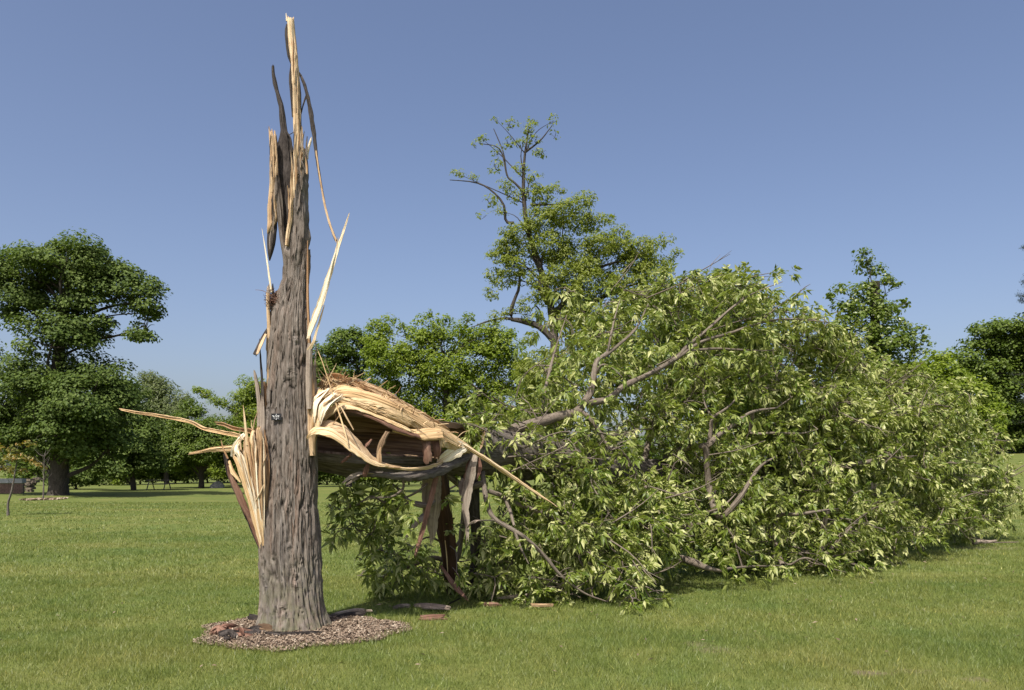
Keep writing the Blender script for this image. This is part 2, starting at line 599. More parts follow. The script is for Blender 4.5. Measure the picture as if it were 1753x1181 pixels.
def m_plain(name, col, rough=0.8, var=0.3, sc=8.0, spec=0.3):
    t = NT(name)
    ob = t.n('ShaderNodeTexCoord').outputs['Object']
    g = t.noise(ob, sc, 6, 0.65)
    c = t.ramp(g, [(0.3, tuple(x * (1 - var) for x in col)), (0.7, tuple(min(1, x * (1 + var)) for x in col))])
    return t.done(t.bsdf(c, rough, spec, g, 0.4, 0.02))


m_plain('mulch_soil', (0.16, 0.115, 0.085), 0.95, 0.5, 40)
m_plain('boulder_stone', (0.30, 0.29, 0.28), 0.85, 0.35, 5)
m_plain('plate_black', (0.012, 0.012, 0.014), 0.35, 0.2, 30, 0.5)
m_plain('plate_white', (0.75, 0.75, 0.74), 0.5, 0.03, 30)
m_plain('brick_red', (0.22, 0.145, 0.11), 0.9, 0.3, 6)
m_plain('coping_stone', (0.42, 0.43, 0.44), 0.85, 0.15, 6)
m_plain('tan_stone', (0.20, 0.165, 0.125), 0.9, 0.3, 5)
m_plain('weathered_timber', (0.17, 0.15, 0.125), 0.85, 0.3, 12)
t = NT('mulch_chip')
t.done(t.bsdf(t.ramp(attr(t), [(0.0, (0.06, 0.042, 0.030)), (0.35, (0.165, 0.118, 0.082)), (0.75, (0.29, 0.222, 0.162)), (1.0, (0.46, 0.39, 0.30))]), 0.9, 0.15))

# ------------------------------------------------------------------ ground
xs = np.unique(np.concatenate([np.linspace(-900, -80, 12), np.linspace(-80, 80, 90), np.linspace(80, 900, 12)]))
ys = np.unique(np.concatenate([np.linspace(-60, 0, 6), np.linspace(0, 110, 90), np.linspace(110, 1500, 14)]))
GX, GY = np.meshgrid(xs, ys)
mb = MB()
mb.add(np.stack([GX, GY, ground_z(GX, GY)], -1), grid_faces(len(ys), len(xs), False), np.stack([GX, GY], -1))
tag(mb.build('lawn', MAT['lawn']), 'mown green lawn running back to the trees', None, kind='structure')

MCX, MCY = -2.13, 7.98          # middle of the mulch bed round the broken trunk


def in_mulch(x, y):
    a = np.arctan2(y - MCY, x - MCX)
    rr = np.hypot((x - MCX) / 0.99, (y - MCY) / 0.79)
    return rr / (1 + 0.07 * np.sin(3 * a + 1) + 0.05 * np.sin(7 * a) + 0.03 * np.sin(13 * a + 2))


# grass blades, ever sparser and broader with distance
zones = [(4.2, 8.0, 7000, 0.0042, 0.050), (8.0, 12.0, 3600, 0.006, 0.050), (12.0, 20.0, 1000, 0.010, 0.050), (20.0, 38.0, 170, 0.02, 0.052)]
mb = MB()
for (y0, y1, dens, bw, bh) in zones:
    hw0, hw1 = 0.68 * y0 + 3.2, 0.68 * y1 + 3.2
    n = int(dens * (y1 - y0) * (hw0 + hw1))
    y = np.sqrt(rng.random(n) * (y1 ** 2 - y0 ** 2) + y0 ** 2)
    x = (rng.random(n) * 2 - 1) * (0.68 * y + 3.2)
    keep = in_mulch(x, y) > 0.97
    keep &= (x > -7.5 - 0.5 * (y - 5)) | True
    clump = vnoise(x * 5, y * 5, 4)
    keep &= rng.random(n) < 0.45 + 0.9 * clump
    for (sx_, sy_, rx, ry, st_) in SOIL:
        d = np.hypot((x - sx_) / rx, (y - sy_) / ry)
        keep &= rng.random(n) < 1 - st_ * (1 - smooth(0.3, 1.3, d))
    x, y = x[keep], y[keep]
    n = len(x)
    z = ground_z(x, y) - 0.003
    hgt = bh * (0.45 + 0.75 * rng.random(n)) * (0.7 + 0.6 * vnoise(x * 1.7, y * 1.7, 9))
    hgt *= 1 + 0.5 * smooth(1.25, 0.97, in_mulch(x, y))
    a = rng.random(n) * 2 * math.pi
    lean = hgt * (0.15 + 0.9 * rng.random(n))
    b = rng.random(n) * 2 * math.pi
    w = bw * (0.6 + 0.8 * rng.random(n))
    dx, dy = np.cos(a) * w / 2, np.sin(a) * w / 2
    V = np.stack([np.stack([x - dx, y - dy, z], -1), np.stack([x + dx, y + dy, z], -1),
                  np.stack([x + np.cos(b) * lean, y + np.sin(b) * lean, z + hgt], -1)], 1)
    ti = rng.random(n) * 0.92
    ti[rng.random(n) < 0.015] = 1.0
    mb.add(V, np.arange(3 * n).reshape(n, 3), None, np.repeat(ti, 3))
tag(mb.build('grass', MAT['grass_blades'], smooth_=False), 'short mown grass blades of the lawn', None, kind='stuff')

# ------------------------------------------------------------------ background trees
def leaf_quads(mb, C, Nn, size, aspect, tints, droop=0.0, rg=rng):
    """one folded diamond leaf per centre"""
    n = len(C)
    ref = unit(rg.normal(size=(n, 3)) + np.array([0, 0, -droop]))
    A = unit(ref - Nn * (ref * Nn).sum(-1, keepdims=True))
    B = np.cross(Nn, A)
    s = size * (0.65 + 0.7 * rg.random(n))[:, None]
    w = s * aspect
    V = np.stack([C - A * s * .5, C + B * w * .5 + A * s * .05 + Nn * s * .05, C + A * s * .5 - Nn * s * .04, C - B * w * .5 + A * s * .05 + Nn * s * .05], 1)
    q = np.arange(n)[:, None] * 4
    mb.add(V, np.concatenate([q + [0, 1, 2], q + [0, 2, 3]], 0), None, np.repeat(tints, 4))


def tree(name, label, base, Y, blobs, leafmat, leaf=0.17, aspect=0.75, fill=1.0, trunk=None, tr=0.35, barkm='tree_bark',
         limbs=(), group='trees standing behind the fallen one', cat='tree', clump=0.75, flat=0.62, droop=0.0, seed=1, limb_every=1, extra_tw=5, leafy=1.0):
    rg = np.random.default_rng(seed)
    b = on_ground(base, Y)
    root = thing(name, label, cat, b, group)
    ppm = F / Y
    B3 = []
    for bl in blobs:
        px, py, rx, rz = bl[:4]
        dYv = bl[4] if len(bl) > 4 else rg.uniform(-0.5, 0.5) * rx / ppm
        dens = bl[5] if len(bl) > 5 else 1.0
        c = W(px, py, Y + dYv)
        B3.append((c, rx / ppm, rz / ppm, dens))
    # trunk and limbs
    top = trunk or [(base, None), (np.mean([q[0] for q in blobs]), min(q[1] for q in blobs) + 40)]
    tp = [b - [0, 0, 0.1]]
    for (px, py) in top[1:]:
        tp.append(W(px, py, Y))
    mt = MB()
    tube(mt, [tp[0], tp[0] + [0, 0, 0.5]] + tp[1:], [tr * 1.35, tr] + list(np.linspace(tr * .92, tr * .14, len(tp) - 1)), 10, 24, 0.12, seed=seed)
    TP = catmull(tp, 60)
    ml = MB()
    for (pts, r0, r1) in limbs:
        one = MB()
        tube(one, [W(p[0], p[1], Y + (p[2] if len(p) > 2 else 0)) for p in pts], [r0, (r0 + r1) / 2, r1], 7, 14, 0.1, seed=seed)
        one.build('limb', MAT[barkm], root, b)
    mc = MB()
    for i, (c, rx, rz, dens) in enumerate(B3):
        # a limb to each mass of leaves, and twigs inside it
        j = np.argmin(np.linalg.norm((TP - c) * [1, 1, 0.8] + [0, 0, 0.5 * rx], axis=1))
        a = TP[max(1, j - 6)]
        lr = tr * 0.30 * min(1, rx / 1.5 + 0.2)
        if i % limb_every == 0 and not limbs or (limbs and i % 3 == 0):
            midp = (a + c) / 2 + [rg.normal() * .25, rg.normal() * .25, rg.uniform(-.1, .4)]
            one = MB()
            tube(one, [a, midp, c], [lr, lr * .6, lr * .25], 6, 9, 0.1, seed=i)
            one.build('limb', MAT[barkm], root, b)
        for k in range(extra_tw):
            d = unit(rg.normal(size=3)) * [rx, rx, rz] * 0.85
            tube(ml, [c - [0, 0, rz * .3], c + d * .5 + rg.normal(size=3) * .1, c + d], [lr * .3, lr * .18, lr * .08], 4, 5, 0)
        vol = rx * rx * rz
        area = rx * rx * 2 + rx * rz * 4
        ncl = max(4, int(area / (clump * clump) * 2.2 * fill))
        for k in range(ncl):
            d = unit(rg.normal(size=3))
            d[1] -= 0.25
            d = unit(d)
            rad = 0.35 + 0.65 * rg.random() ** 0.45
            cc = c + d * [rx, rx, rz] * rad * (0.9 + 0.2 * rg.random())
            cr = clump * (0.45 + 0.75 * rg.random()) * min(1.0, 0.35 + rx / 1.6)
            nl = max(3, int(leafy * dens * 7.5 * (cr / leaf) ** 2 / (aspect + 0.15)))
            p = unit(rg.normal(size=(nl, 3))) * (rg.random(nl) ** 0.4)[:, None]
            p[:, 2] = p[:, 2] * flat + 0.25 * (1 - (p[:, 0] ** 2 + p[:, 1] ** 2))
            C = cc + p * cr
            Nn = unit(unit(p * [1, 1, .5]) * 0.7 + d * 0.35 + np.array([0, 0, 0.75]) + rg.normal(size=(nl, 3)) * 0.42)
            ti = np.clip(0.45 + rg.normal(size=nl) * 0.2 + rg.normal() * 0.1, 0, 1)
            leaf_quads(mc, C, Nn, leaf, aspect, ti, droop, rg)
    mt.build('trunk', MAT[barkm], root, b)
    if ml.n:
        ml.build('twig', MAT[barkm], root, b)['kind'] = 'stuff'
    mc.build('crown', MAT[leafmat], root, b, smooth_=False)['kind'] = 'stuff'
    return root


GB = 'trees standing behind the fallen one'
GLT = 'trees along the left edge of the lawn'
tree('maple_tree', 'tall dark green maple with a thick trunk at the left edge', 100, 45,
     [(112, 455, 66, 36), (68, 474, 52, 34), (162, 464, 52, 38), (205, 492, 42, 38), (242, 515, 30, 28), (247, 558, 22, 30, -.5), (20, 500, 48, 45), (95, 426, 24, 9), (150, 432, 20, 9), (40, 442, 22, 10), (195, 456, 16, 10), (228, 474, 16, 12), (262, 500, 14, 14), (262, 535, 12, 14), (235, 575, 10, 8), (5, 462, 20, 14),
      (105, 500, 60, 40), (150, 510, 45, 30), (-15, 470, 35, 30), (55, 530, 40, 25), (125, 555, 58, 28), (90, 585, 65, 34), (165, 585, 32, 26), (180, 555, 22, 12),
      (55, 640, 62, 40), (130, 640, 58, 38), (185, 650, 42, 38), (20, 690, 60, 45), (90, 700, 62, 45), (160, 710, 55, 42), (205, 700, 34, 42), (55, 760, 58, 34),
      (130, 765, 55, 34), (185, 765, 40, 38), (15, 740, 40, 40), (100, 735, 50, 40, -2), (150, 680, 50, 40, -2), (60, 690, 50, 40, -2), (-40, 620, 40, 50), (-45, 720, 45, 60)],
     'maple_leaf', 0.165, 0.8, 0.6, trunk=[(100, 0), (102, 760), (98, 640), (110, 540), (115, 450)], tr=0.52, group=GLT, clump=1.25, flat=.42, leafy=.85, seed=3)
tree('maple_tree', 'round dark maple just right of the tall left maple with a slim trunk', 228, 58,
     [(200, 690, 36, 34), (215, 735, 40, 36), (190, 775, 46, 30), (240, 765, 36, 36), (170, 735, 34, 34), (225, 670, 22, 20), (252, 730, 22, 30), (200, 795, 44, 20), (250, 795, 34, 22)],
     'maple_leaf', 0.2, 0.8, 0.9, tr=0.2, group=GLT, clump=0.95, seed=4)
tree('willow_tree', 'pale grey-green feathery tree above the long torn splinter', 285, 78,
     [(262, 668, 26, 26), (245, 700, 30, 40), (285, 700, 32, 40), (300, 745, 34, 40), (310, 695, 16, 18), (250, 645, 14, 12), (270, 760, 40, 40)],
     'pale_leaf', 0.34, 0.28, 0.8, tr=0.25, group=GLT, clump=1.2, droop=1.0, seed=5)
tree('crab_tree', 'low spreading tree with a forked trunk beside the grey boulder', 345, 66,
     [(335, 735, 38, 28), (375, 745, 40, 30), (350, 770, 48, 24), (315, 765, 32, 26), (395, 770, 30, 26), (330, 700, 18, 18), (300, 790, 26, 16), (400, 795, 24, 14), (295, 770, 30, 30), (410, 760, 30, 30)],
     'deep_leaf', 0.2, 0.6, 0.9, trunk=[(345, 0), (345, 795), (352, 760), (345, 730)], tr=0.22, group=GLT, clump=0.9, seed=6,
     limbs=[([(345, 808), (330, 790), (318, 770)], .15, .05), ([(347, 805), (362, 785), (375, 760)], .15, .05)])
tree('ash_tree', 'light green tree with an arching branch directly left of the broken trunk', 433, 72,
     [(425, 675, 26, 24), (440, 710, 36, 36), (415, 745, 34, 34), (450, 760, 38, 40), (420, 790, 34, 24), (395, 700, 14, 7), (372, 690, 16, 7), (348, 674, 12, 5), (340, 668, 8, 4), (470, 700, 36, 50), (385, 770, 24, 24)],
     'bright_leaf', 0.24, 0.4, 0.8, tr=0.25, group=GLT, clump=0.9, droop=.6, seed=7,
     limbs=[([(430, 740), (405, 705), (370, 688), (338, 668)], .12, .03)])
tree('oak_tree', 'darker green tree right behind the torn fibres beside the broken trunk', 600, 64,
     [(595, 592, 32, 24), (560, 615, 28, 26), (620, 582, 20, 16), (590, 640, 40, 34), (555, 660, 32, 34), (640, 600, 22, 28), (580, 700, 46, 36), (630, 720, 40, 34), (545, 700, 30, 40), (600, 770, 50, 34), (545, 770, 30, 34)],
     'deep_leaf', 0.21, 0.7, 0.85, trunk=[(600, 0), (612, 720), (622, 660), (600, 600)], tr=0.3, clump=0.9, seed=8)
tree('linden_tree', 'broad bright green tree behind the peeled wood sheets', 762, 52,
     [(652, 580, 26, 28), (660, 615, 36, 36), (735, 572, 26, 28), (742, 548, 11, 12), (715, 600, 36, 34), (700, 645, 46, 36), (785, 582, 34, 34), (800, 548, 8, 16), (762, 550, 7, 14), (720, 548, 8, 12), (690, 556, 9, 12), (845, 556, 9, 16), (875, 570, 8, 16), (735, 535, 6, 8), (665, 553, 12, 10), (895, 590, 10, 14), (640, 560, 10, 10),
      (835, 590, 32, 30), (868, 605, 28, 32), (820, 625, 44, 38), (760, 635, 44, 38), (875, 645, 34, 34), (660, 680, 34, 30), (720, 690, 46, 36), (790, 680, 48, 40), (855, 690, 46, 40),
      (760, 740, 54, 40), (830, 750, 50, 40), (690, 740, 40, 36), (890, 745, 40, 40), (640, 640, 18, 20), (700, 575, 14, 16), (810, 575, 14, 16), (740, 790, 60, 28), (850, 795, 60, 28), (905, 660, 30, 40), (915, 720, 40, 40)],
     'bright_leaf', 0.20, 0.55, 0.85, trunk=[(762, 0), (765, 700), (760, 600)], tr=0.28, clump=0.75, seed=9, droop=.4, leafy=.66)
tree('hickory_tree', 'tallest open-crowned hickory with a crooked low limb above the fallen crown', 952, 42,
     [(850, 206, 9, 7, .2, .8), (872, 212, 14, 8, 0, .7), (905, 213, 16, 9, 0, .8), (945, 208, 11, 10, 0, .6), (870, 245, 12, 10), (905, 225, 10, 10), (828, 240, 13, 8, 0, .7), (812, 250, 9, 6, 0, .6), (850, 262, 12, 8, 0, .6), (895, 248, 17, 10, .2, .8), (925, 262, 14, 9, 0, .8), (950, 232, 8, 10, 0, .5),
      (785, 298, 13, 7, 0, .8), (812, 308, 12, 7, 0, .7), (848, 285, 14, 9, 0, .8), (865, 318, 17, 12, 0, .9), (880, 338, 15, 10, 0, .9), (838, 345, 16, 10, 0, .8), (858, 362, 14, 9, 0, .8), (826, 372, 10, 7, 0, .6), (915, 305, 15, 10, 0, .8),
      (930, 335, 24, 16), (955, 325, 14, 12), (1000, 345, 22, 16), (965, 365, 30, 20), (925, 380, 36, 24), (990, 385, 32, 22), (895, 400, 28, 22), (1045, 378, 10, 14), (1062, 405, 22, 18), (1030, 420, 34, 24),
      (940, 425, 40, 28), (860, 432, 22, 18), (845, 445, 14, 14), (985, 440, 40, 28), (1100, 428, 30, 18), (1140, 412, 16, 12), (1158, 438, 15, 10), (1085, 452, 36, 20), (880, 455, 24, 20), (1130, 450, 22, 14),
      (845, 500, 14, 20), (865, 480, 22, 16), (905, 475, 24, 20), (935, 500, 30, 24), (1000, 490, 40, 30), (1060, 490, 36, 26), (850, 545, 16, 12), (872, 535, 14, 10), (905, 545, 12, 10), (985, 545, 36, 30), (1050, 550, 40, 30), (1010, 600, 44, 34), (905, 585, 14, 12), (900, 620, 20, 20), (1090, 520, 40, 30), (960, 640, 40, 40), (915, 640, 34, 36), (935, 690, 40, 36), (985, 520, 34, 28), (880, 440, 24, 20), (960, 470, 34, 24), (900, 520, 18, 16), (875, 400, 18, 14), (1010, 455, 30, 20), (870, 425, 20, 16), (890, 290, 14, 10), (905, 330, 16, 12), (915, 240, 12, 9), (1115, 470, 34, 22), (1060, 430, 30, 18), (1020, 380, 24, 16), (845, 470, 14, 14)],
     'hickory_leaf', 0.175, 0.42, 0.92, trunk=[(952, 0), (950, 600), (945, 540), (935, 490), (905, 400), (897, 340), (897, 280), (905, 220)], tr=0.26, clump=0.40, leafy=.50, seed=10, droop=1.2, extra_tw=4,
     limbs=[([(950, 585), (925, 560), (905, 553), (888, 548), (875, 545), (878, 520), (888, 495), (890, 470)], .20, .06), ([(876, 546), (860, 545), (835, 550), (808, 560)], .09, .02),
            ([(938, 520), (925, 495), (925, 470), (930, 430)], .16, .05), ([(920, 552), (925, 535), (915, 520)], .08, .03), ([(945, 545), (985, 490), (1010, 465), (1050, 450), (1100, 440)], .17, .03),
            ([(898, 330), (880, 312), (868, 300), (862, 262), (845, 220)], .07, .02), ([(880, 382), (866, 378), (862, 350), (840, 325), (812, 312), (770, 308)], .09, .02), ([(900, 260), (925, 240), (945, 215)], .06, .02),
            ([(960, 560), (1030, 510), (1075, 490), (1110, 482)], .15, .03), ([(868, 300), (855, 255), (820, 245)], .05, .015), ([(908, 350), (950, 350), (1000, 345)], .07, .02)])
tree('beech_tree', 'dark green tree partly hidden behind the top of the fallen crown', 1230, 36,
     [(1185, 485, 30, 18), (1225, 488, 32, 22), (1270, 520, 28, 20), (1150, 515, 36, 26), (1215, 530, 46, 30), (1290, 540, 20, 16), (1160, 570, 50, 40), (1240, 590, 56, 40), (1300, 600, 40, 40), (1180, 650, 60, 50), (1280, 670, 60, 50), (1090, 620, 40, 50)],
     'deep_leaf', 0.15, 0.7, 0.85, tr=0.25, clump=0.6, seed=11)
tree('poplar_tree', 'pointed glossy-leaved tree rising above the right of the fallen crown', 1500, 40,
     [(1482, 442, 17, 14), (1492, 462, 22, 15), (1512, 482, 20, 13), (1535, 492, 10, 7), (1440, 498, 18, 9), (1420, 507, 9, 4), (1475, 500, 24, 16), (1500, 520, 30, 18), (1540, 522, 20, 13), (1450, 530, 24, 15),
      (1485, 550, 34, 20), (1535, 560, 24, 16), (1565, 568, 20, 11), (1440, 560, 20, 16), (1510, 590, 46, 24), (1570, 598, 24, 18), (1450, 600, 34, 24), (1500, 640, 60, 34), (1580, 640, 34, 26), (1440, 660, 50, 40), (1540, 700, 70, 50)],
     'gloss_leaf', 0.17, 0.75, 0.75, tr=0.24, clump=0.55, seed=12, extra_tw=4, leafy=.8)
tree('maple_tree', 'bright green bushy maple low behind the right end of the fallen crown', 1625, 37,
     [(1612, 612, 22, 12), (1590, 640, 30, 22), (1630, 650, 34, 22), (1660, 680, 34, 26), (1605, 690, 46, 34), (1690, 720, 26, 30), (1650, 730, 44, 34), (1590, 740, 50, 40), (1685, 755, 24, 16), (1560, 690, 40, 40)],
     'bright_leaf', 0.17, 0.75, 0.9, tr=0.2, clump=0.65, seed=13)
tree('chestnut_tree', 'dark round-topped tree at the right edge of the lawn', 1712, 58,
     [(1690, 572, 32, 16), (1730, 568, 34, 16), (1662, 592, 16, 9), (1700, 600, 42, 24), (1745, 605, 30, 30), (1655, 622, 26, 18), (1690, 640, 44, 30), (1735, 655, 36, 34), (1710, 690, 40, 34), (1690, 720, 36, 30), (1735, 725, 30, 28), (1640, 650, 20, 20), (1775, 620, 40, 40), (1770, 590, 30, 26), (1735, 758, 26, 20), (1770, 740, 30, 34)],
     'deep_leaf', 0.2, 0.8, 0.9, tr=0.35, clump=0.85, seed=14)
# hedge and shrubs under and behind the trees
GS = 'shrubs under the trees at the lawn edge'
shr = [(130, 62, 40, 18, 'maple_leaf', 'dark low shrub beside the thick maple trunk'), (178, 74, 40, 24, 'bright_leaf', 'yellow-green shrub in the shade right of the thick maple trunk'),
       (240, 78, 40, 26, 'deep_leaf', 'dense shrub behind the picnic table'), (300, 80, 36, 24, 'bright_leaf', 'yellowish shrub left of the forked tree'), (355, 82, 36, 26, 'pale_leaf', 'greyish shrub behind the forked tree'),
       (405, 80, 36, 26, 'bright_leaf', 'light green shrub just right of the grey boulder'), (450, 78, 34, 26, 'deep_leaf', 'dark shrub behind the torn splinters left of the trunk'), (560, 76, 34, 26, 'deep_leaf', 'dark shrub seen under the left end of the log'),
       (625, 78, 40, 28, 'bright_leaf', 'light green shrub seen under the middle of the log'), (700, 76, 44, 30, 'deep_leaf', 'dark shrub behind the hanging leaves under the log'), (60, 70, 34, 24, 'deep_leaf', 'dark shrub behind the thin bare sapling'), (1690, 62, 22, 14, 'bright_leaf', 'small bright shrub at the far right lawn edge')]
for i, (px, Y, rx, rz, lm, lab) in enumerate(shr):
    rx, rz = rx * 1.25, rz * 1.5
    g = on_ground(px, Y)
    gy = HY - (g[2] - H) * F / Y
    tree('shrub', lab, px, Y, [(px - rx * .45, gy - rz * .7, rx * .55, rz * .7), (px + rx * .45, gy - rz * .75, rx * .55, rz * .75), (px, gy - rz * 1.0, rx * .6, rz * .8)], lm, 0.24, 0.6, 0.7, tr=0.07, group=GS, cat='shrub', clump=0.8, seed=30 + i)
# the wood far behind everything
mb = MB()
for k in range(520):
    x = rng.uniform(-150, 170)
    y = rng.uniform(125, 150)
    zc = rng.uniform(0.5, 6.5) + (2 if x > 40 else 0)
    nl = 70
    p = unit(rng.normal(size=(nl, 3))) * (rng.random(nl) ** .4)[:, None] * [2.6, 2.6, 2.0]
    leaf_quads(mb, np.array([x, y, zc + float(ground_z(x, y))]) + p, unit(unit(p) + [0, -.3, .7] + rng.normal(size=(nl, 3)) * .4), 0.75, 0.7, np.clip(.45 + rng.normal(size=nl) * .2, 0, 1))
tag(mb.build('far_wood', MAT['deep_leaf'], smooth_=False), 'distant wood filling the gaps below the tree crowns', None, kind='stuff')

# pine at the right edge
b = on_ground(1768, 56)
pine = thing('pine_tree', 'dark pine whose bough tips reach in at the right edge', 'tree', b)
mt, mc, ml = MB(), MB(), MB()
tube(mt, [b - [0, 0, .1], W(1766, 600, 56), W(1770, 330, 56)], [.42, .3, .06], 10, 20, .1)
mt.build('trunk', MAT['tree_bark'], pine, b)
rg = np.random.default_rng(77)
for k in range(44):
    pz = 400 + k * 8.0 if k < 20 else 560 + (k - 20) * 7.0
    a = rg.uniform(0, 2 * math.pi)
    Ln = rg.uniform(.8, 1.5)
    if pz < 600:
        a = rg.uniform(-1.5, 1.5) if k % 3 else a
        Ln = rg.uniform(.7, 1.4) if math.cos(a) > 0 else rg.uniform(.25, .45)
    if k in (11, 13, 14):
        a, Ln = math.pi + rg.uniform(-.2, .1), (.62, 1.0, .85)[(11, 13, 14).index(k)]
    s = W(1767, pz, 56)
    e = s + np.array([math.cos(a) * Ln, math.sin(a) * Ln, rg.uniform(-.1, .25)])
    one = MB()
    P = tube(one, [s, (s + e) / 2 + [0, 0, -.08], e], [.05, .03, .012], 5, 8)
    one.build('limb', MAT['tree_bark'], pine, b)
    for q in P[2:]:
        m = 46
        d = unit(rg.normal(size=(m, 3)) + [math.cos(a) * .6, math.sin(a) * .6, .5])
        C = q + rg.normal(size=(m, 3)) * .10
        V = np.stack([C - np.cross(d, [0, 0, 1.0]) * .02, C + np.cross(d, [0, 0, 1.0]) * .02, C + d * .18], 1)
        mc.add(V, np.arange(3 * m).reshape(m, 3), None, np.repeat(rg.random(m), 3))
mc.build('crown', MAT['pine_needle'], pine, b, smooth_=False)['kind'] = 'stuff'

# ------------------------------------------------------------------ small things at the lawn edge, left
sap = tree('sapling', 'young leaning sapling with yellow and rust leaves at the left edge', 14, 25.8,
     [(35, 785, 22, 10), (18, 768, 20, 9), (58, 792, 14, 7), (6, 800, 18, 7), (50, 762, 14, 6), (30, 805, 18, 6), (-4, 780, 16, 9), (70, 800, 8, 5)],
     'rust_leaf', 0.11, 0.6, 0.55, trunk=[(14, 0), (20, 840), (27, 800), (30, 765)], tr=0.035, barkm='tree_pale_bark', group='young saplings on the left of the lawn', clump=0.3, seed=61, droop=.5, extra_tw=3)
b = on_ground(74, 40.5)
s2 = thing('sapling', 'thin bare grey sapling standing in a pale mulch ring', 'tree', b, 'young saplings on the left of the lawn')
mt, ml = MB(), MB()
tube(mt, [b - [0, 0, .05], W(75, 820, 40.5), W(76, 775, 40.5)], [.05, .035, .012], 6, 10)
for k in range(26):
    py = R.uniform(780, 824)
    a = R.uniform(0, 6.28)
    L = R.uniform(.25, .6)
    s = W(75, py, 40.5)
    tube(ml, [s, s + [math.cos(a) * L * .5, math.sin(a) * L * .5, .12], s + [math.cos(a) * L, math.sin(a) * L, .4]], [.014, .01, .005], 4, 5)
mt.build('trunk', MAT['tree_pale_bark'], s2, b)
ml.build('twig', MAT['tree_pale_bark'], s2, b)['kind'] = 'stuff'
mb = MB()
for (px, Y, rx, ry, nn) in ((74, 40.3, 1.0, 1.3, 500),):
    c = on_ground(px, Y)
    a = rng.random(nn) * 6.28
    r = np.sqrt(rng.random(nn))
    C = np.stack([c[0] + np.cos(a) * r * rx, c[1] + np.sin(a) * r * ry, np.full(nn, c[2] + .03)], -1)
    leaf_quads(mb, C, unit(rng.normal(size=(nn, 3)) * .4 + [0, 0, 1]), .16, .6, 0.5 + .5 * rng.random(nn))
tag(mb.build('mulch_ring', MAT['mulch_chip'], smooth_=False), 'pale mulch ring round the thin bare sapling', None, kind='stuff')

# low brick wall
b = on_ground(10, 47.5)
gw = thing('garden_wall', 'low reddish brick wall with a pale grey top beside the thick maple trunk', 'wall', b)


def box(mb, c, s, bev=0.0, tint=0.5):
    c = np.asarray(c, float)
    s = np.asarray(s, float) / 2
    V = c + np.array([[x, y, z] for x in (-1, 1) for y in (-1, 1) for z in (-1, 1)]) * s
    mb.add(V, [[0, 1, 3, 2], [4, 6, 7, 5], [0, 4, 5, 1], [2, 3, 7, 6], [0, 2, 6, 4], [1, 5, 7, 3]], None, tint)


mb = MB()
for r_ in range(6):
    for k in range(-16, 5):
        box(mb, [b[0] + (k + .5 * (r_ % 2)) * .22, b[1], b[2] + .05 + r_ * .095], [.205, .22 + R.uniform(-.01, .01), .083])
o = mb.build('brick_course', MAT['brick_red'], gw, b, smooth_=False)
o['kind'] = 'stuff'
mb = MB()
box(mb, [b[0] - 1.3, b[1], b[2] + .31], [4.7, .17, .62])
mb.build('mortar_core', MAT['tan_stone'], gw, b, smooth_=False)
mb = MB()
for k in range(6):
    box(mb, [b[0] - 3.3 + k * .8, b[1], b[2] + .76], [.785, .42, .26])
mb.build('coping', MAT['coping_stone'], gw, b, smooth_=False)
b = on_ground(54, 50)
mb = MB()
for k in range(10):
    q = np.array([b[0] + R.uniform(-.3, .3), b[1] + R.uniform(-.2, .2), b[2] + .1 + k * .085])
    box(mb, q, [R.uniform(.3, .5), R.uniform(.3, .5), .14])
tag(mb.build('stone_pier', MAT['tan_stone'], None, b, smooth_=False), 'tan stacked stone pier behind the thin bare sapling', 'pier')

# boulder
b = on_ground(372, 66)
th_, ph_ = np.meshgrid(np.linspace(0, 2 * math.pi, 28, endpoint=False), np.linspace(0.02, math.pi * .62, 14))
rr = 1 + .25 * (vnoise(th_ * 1.27, ph_ * 2, 3, 8) - .5) + .12 * (vnoise(th_ * 3.82, ph_ * 5, 5, 24) - .5)
V = np.stack([b[0] + .58 * rr * np.sin(ph_) * np.cos(th_), b[1] + .45 * rr * np.sin(ph_) * np.sin(th_), b[2] + .08 + .46 * rr * np.cos(ph_)], -1)
mb = MB()
mb.add(V, grid_faces(14, 28, True)[:, ::-1])
tag(mb.build('boulder', MAT['boulder_stone'], None, b), 'grey rounded boulder at the far lawn edge', 'boulder')

# picnic table
b = on_ground(272, 62)
pt = thing('picnic_table', 'weathered wooden picnic table in the shade under the left trees', 'table', b)
for nm, (dy, z, w) in (('tabletop', (0, .74, .75)), ('bench', (-.68, .44, .28)), ('bench', (.68, .44, .28))):
    mb = MB()
    k = 5 if nm == 'tabletop' else 2
    for i in range(k):
        box(mb, b + [0, dy - w / 2 + (i + .5) * w / k, z], [1.8, w / k - .012, .045])
    mb.build(nm, MAT['weathered_timber'], pt, b, smooth_=False)
for sx in (-.65, .65):
    for sy in (-1, 1):
        mb = MB()
        tube(mb, [b + [sx, sy * .22, .71], b + [sx, sy * .66, .0]], [.045, .045], 4, 3)
        mb.build('leg', MAT['weathered_timber'], pt, b, smooth_=False)

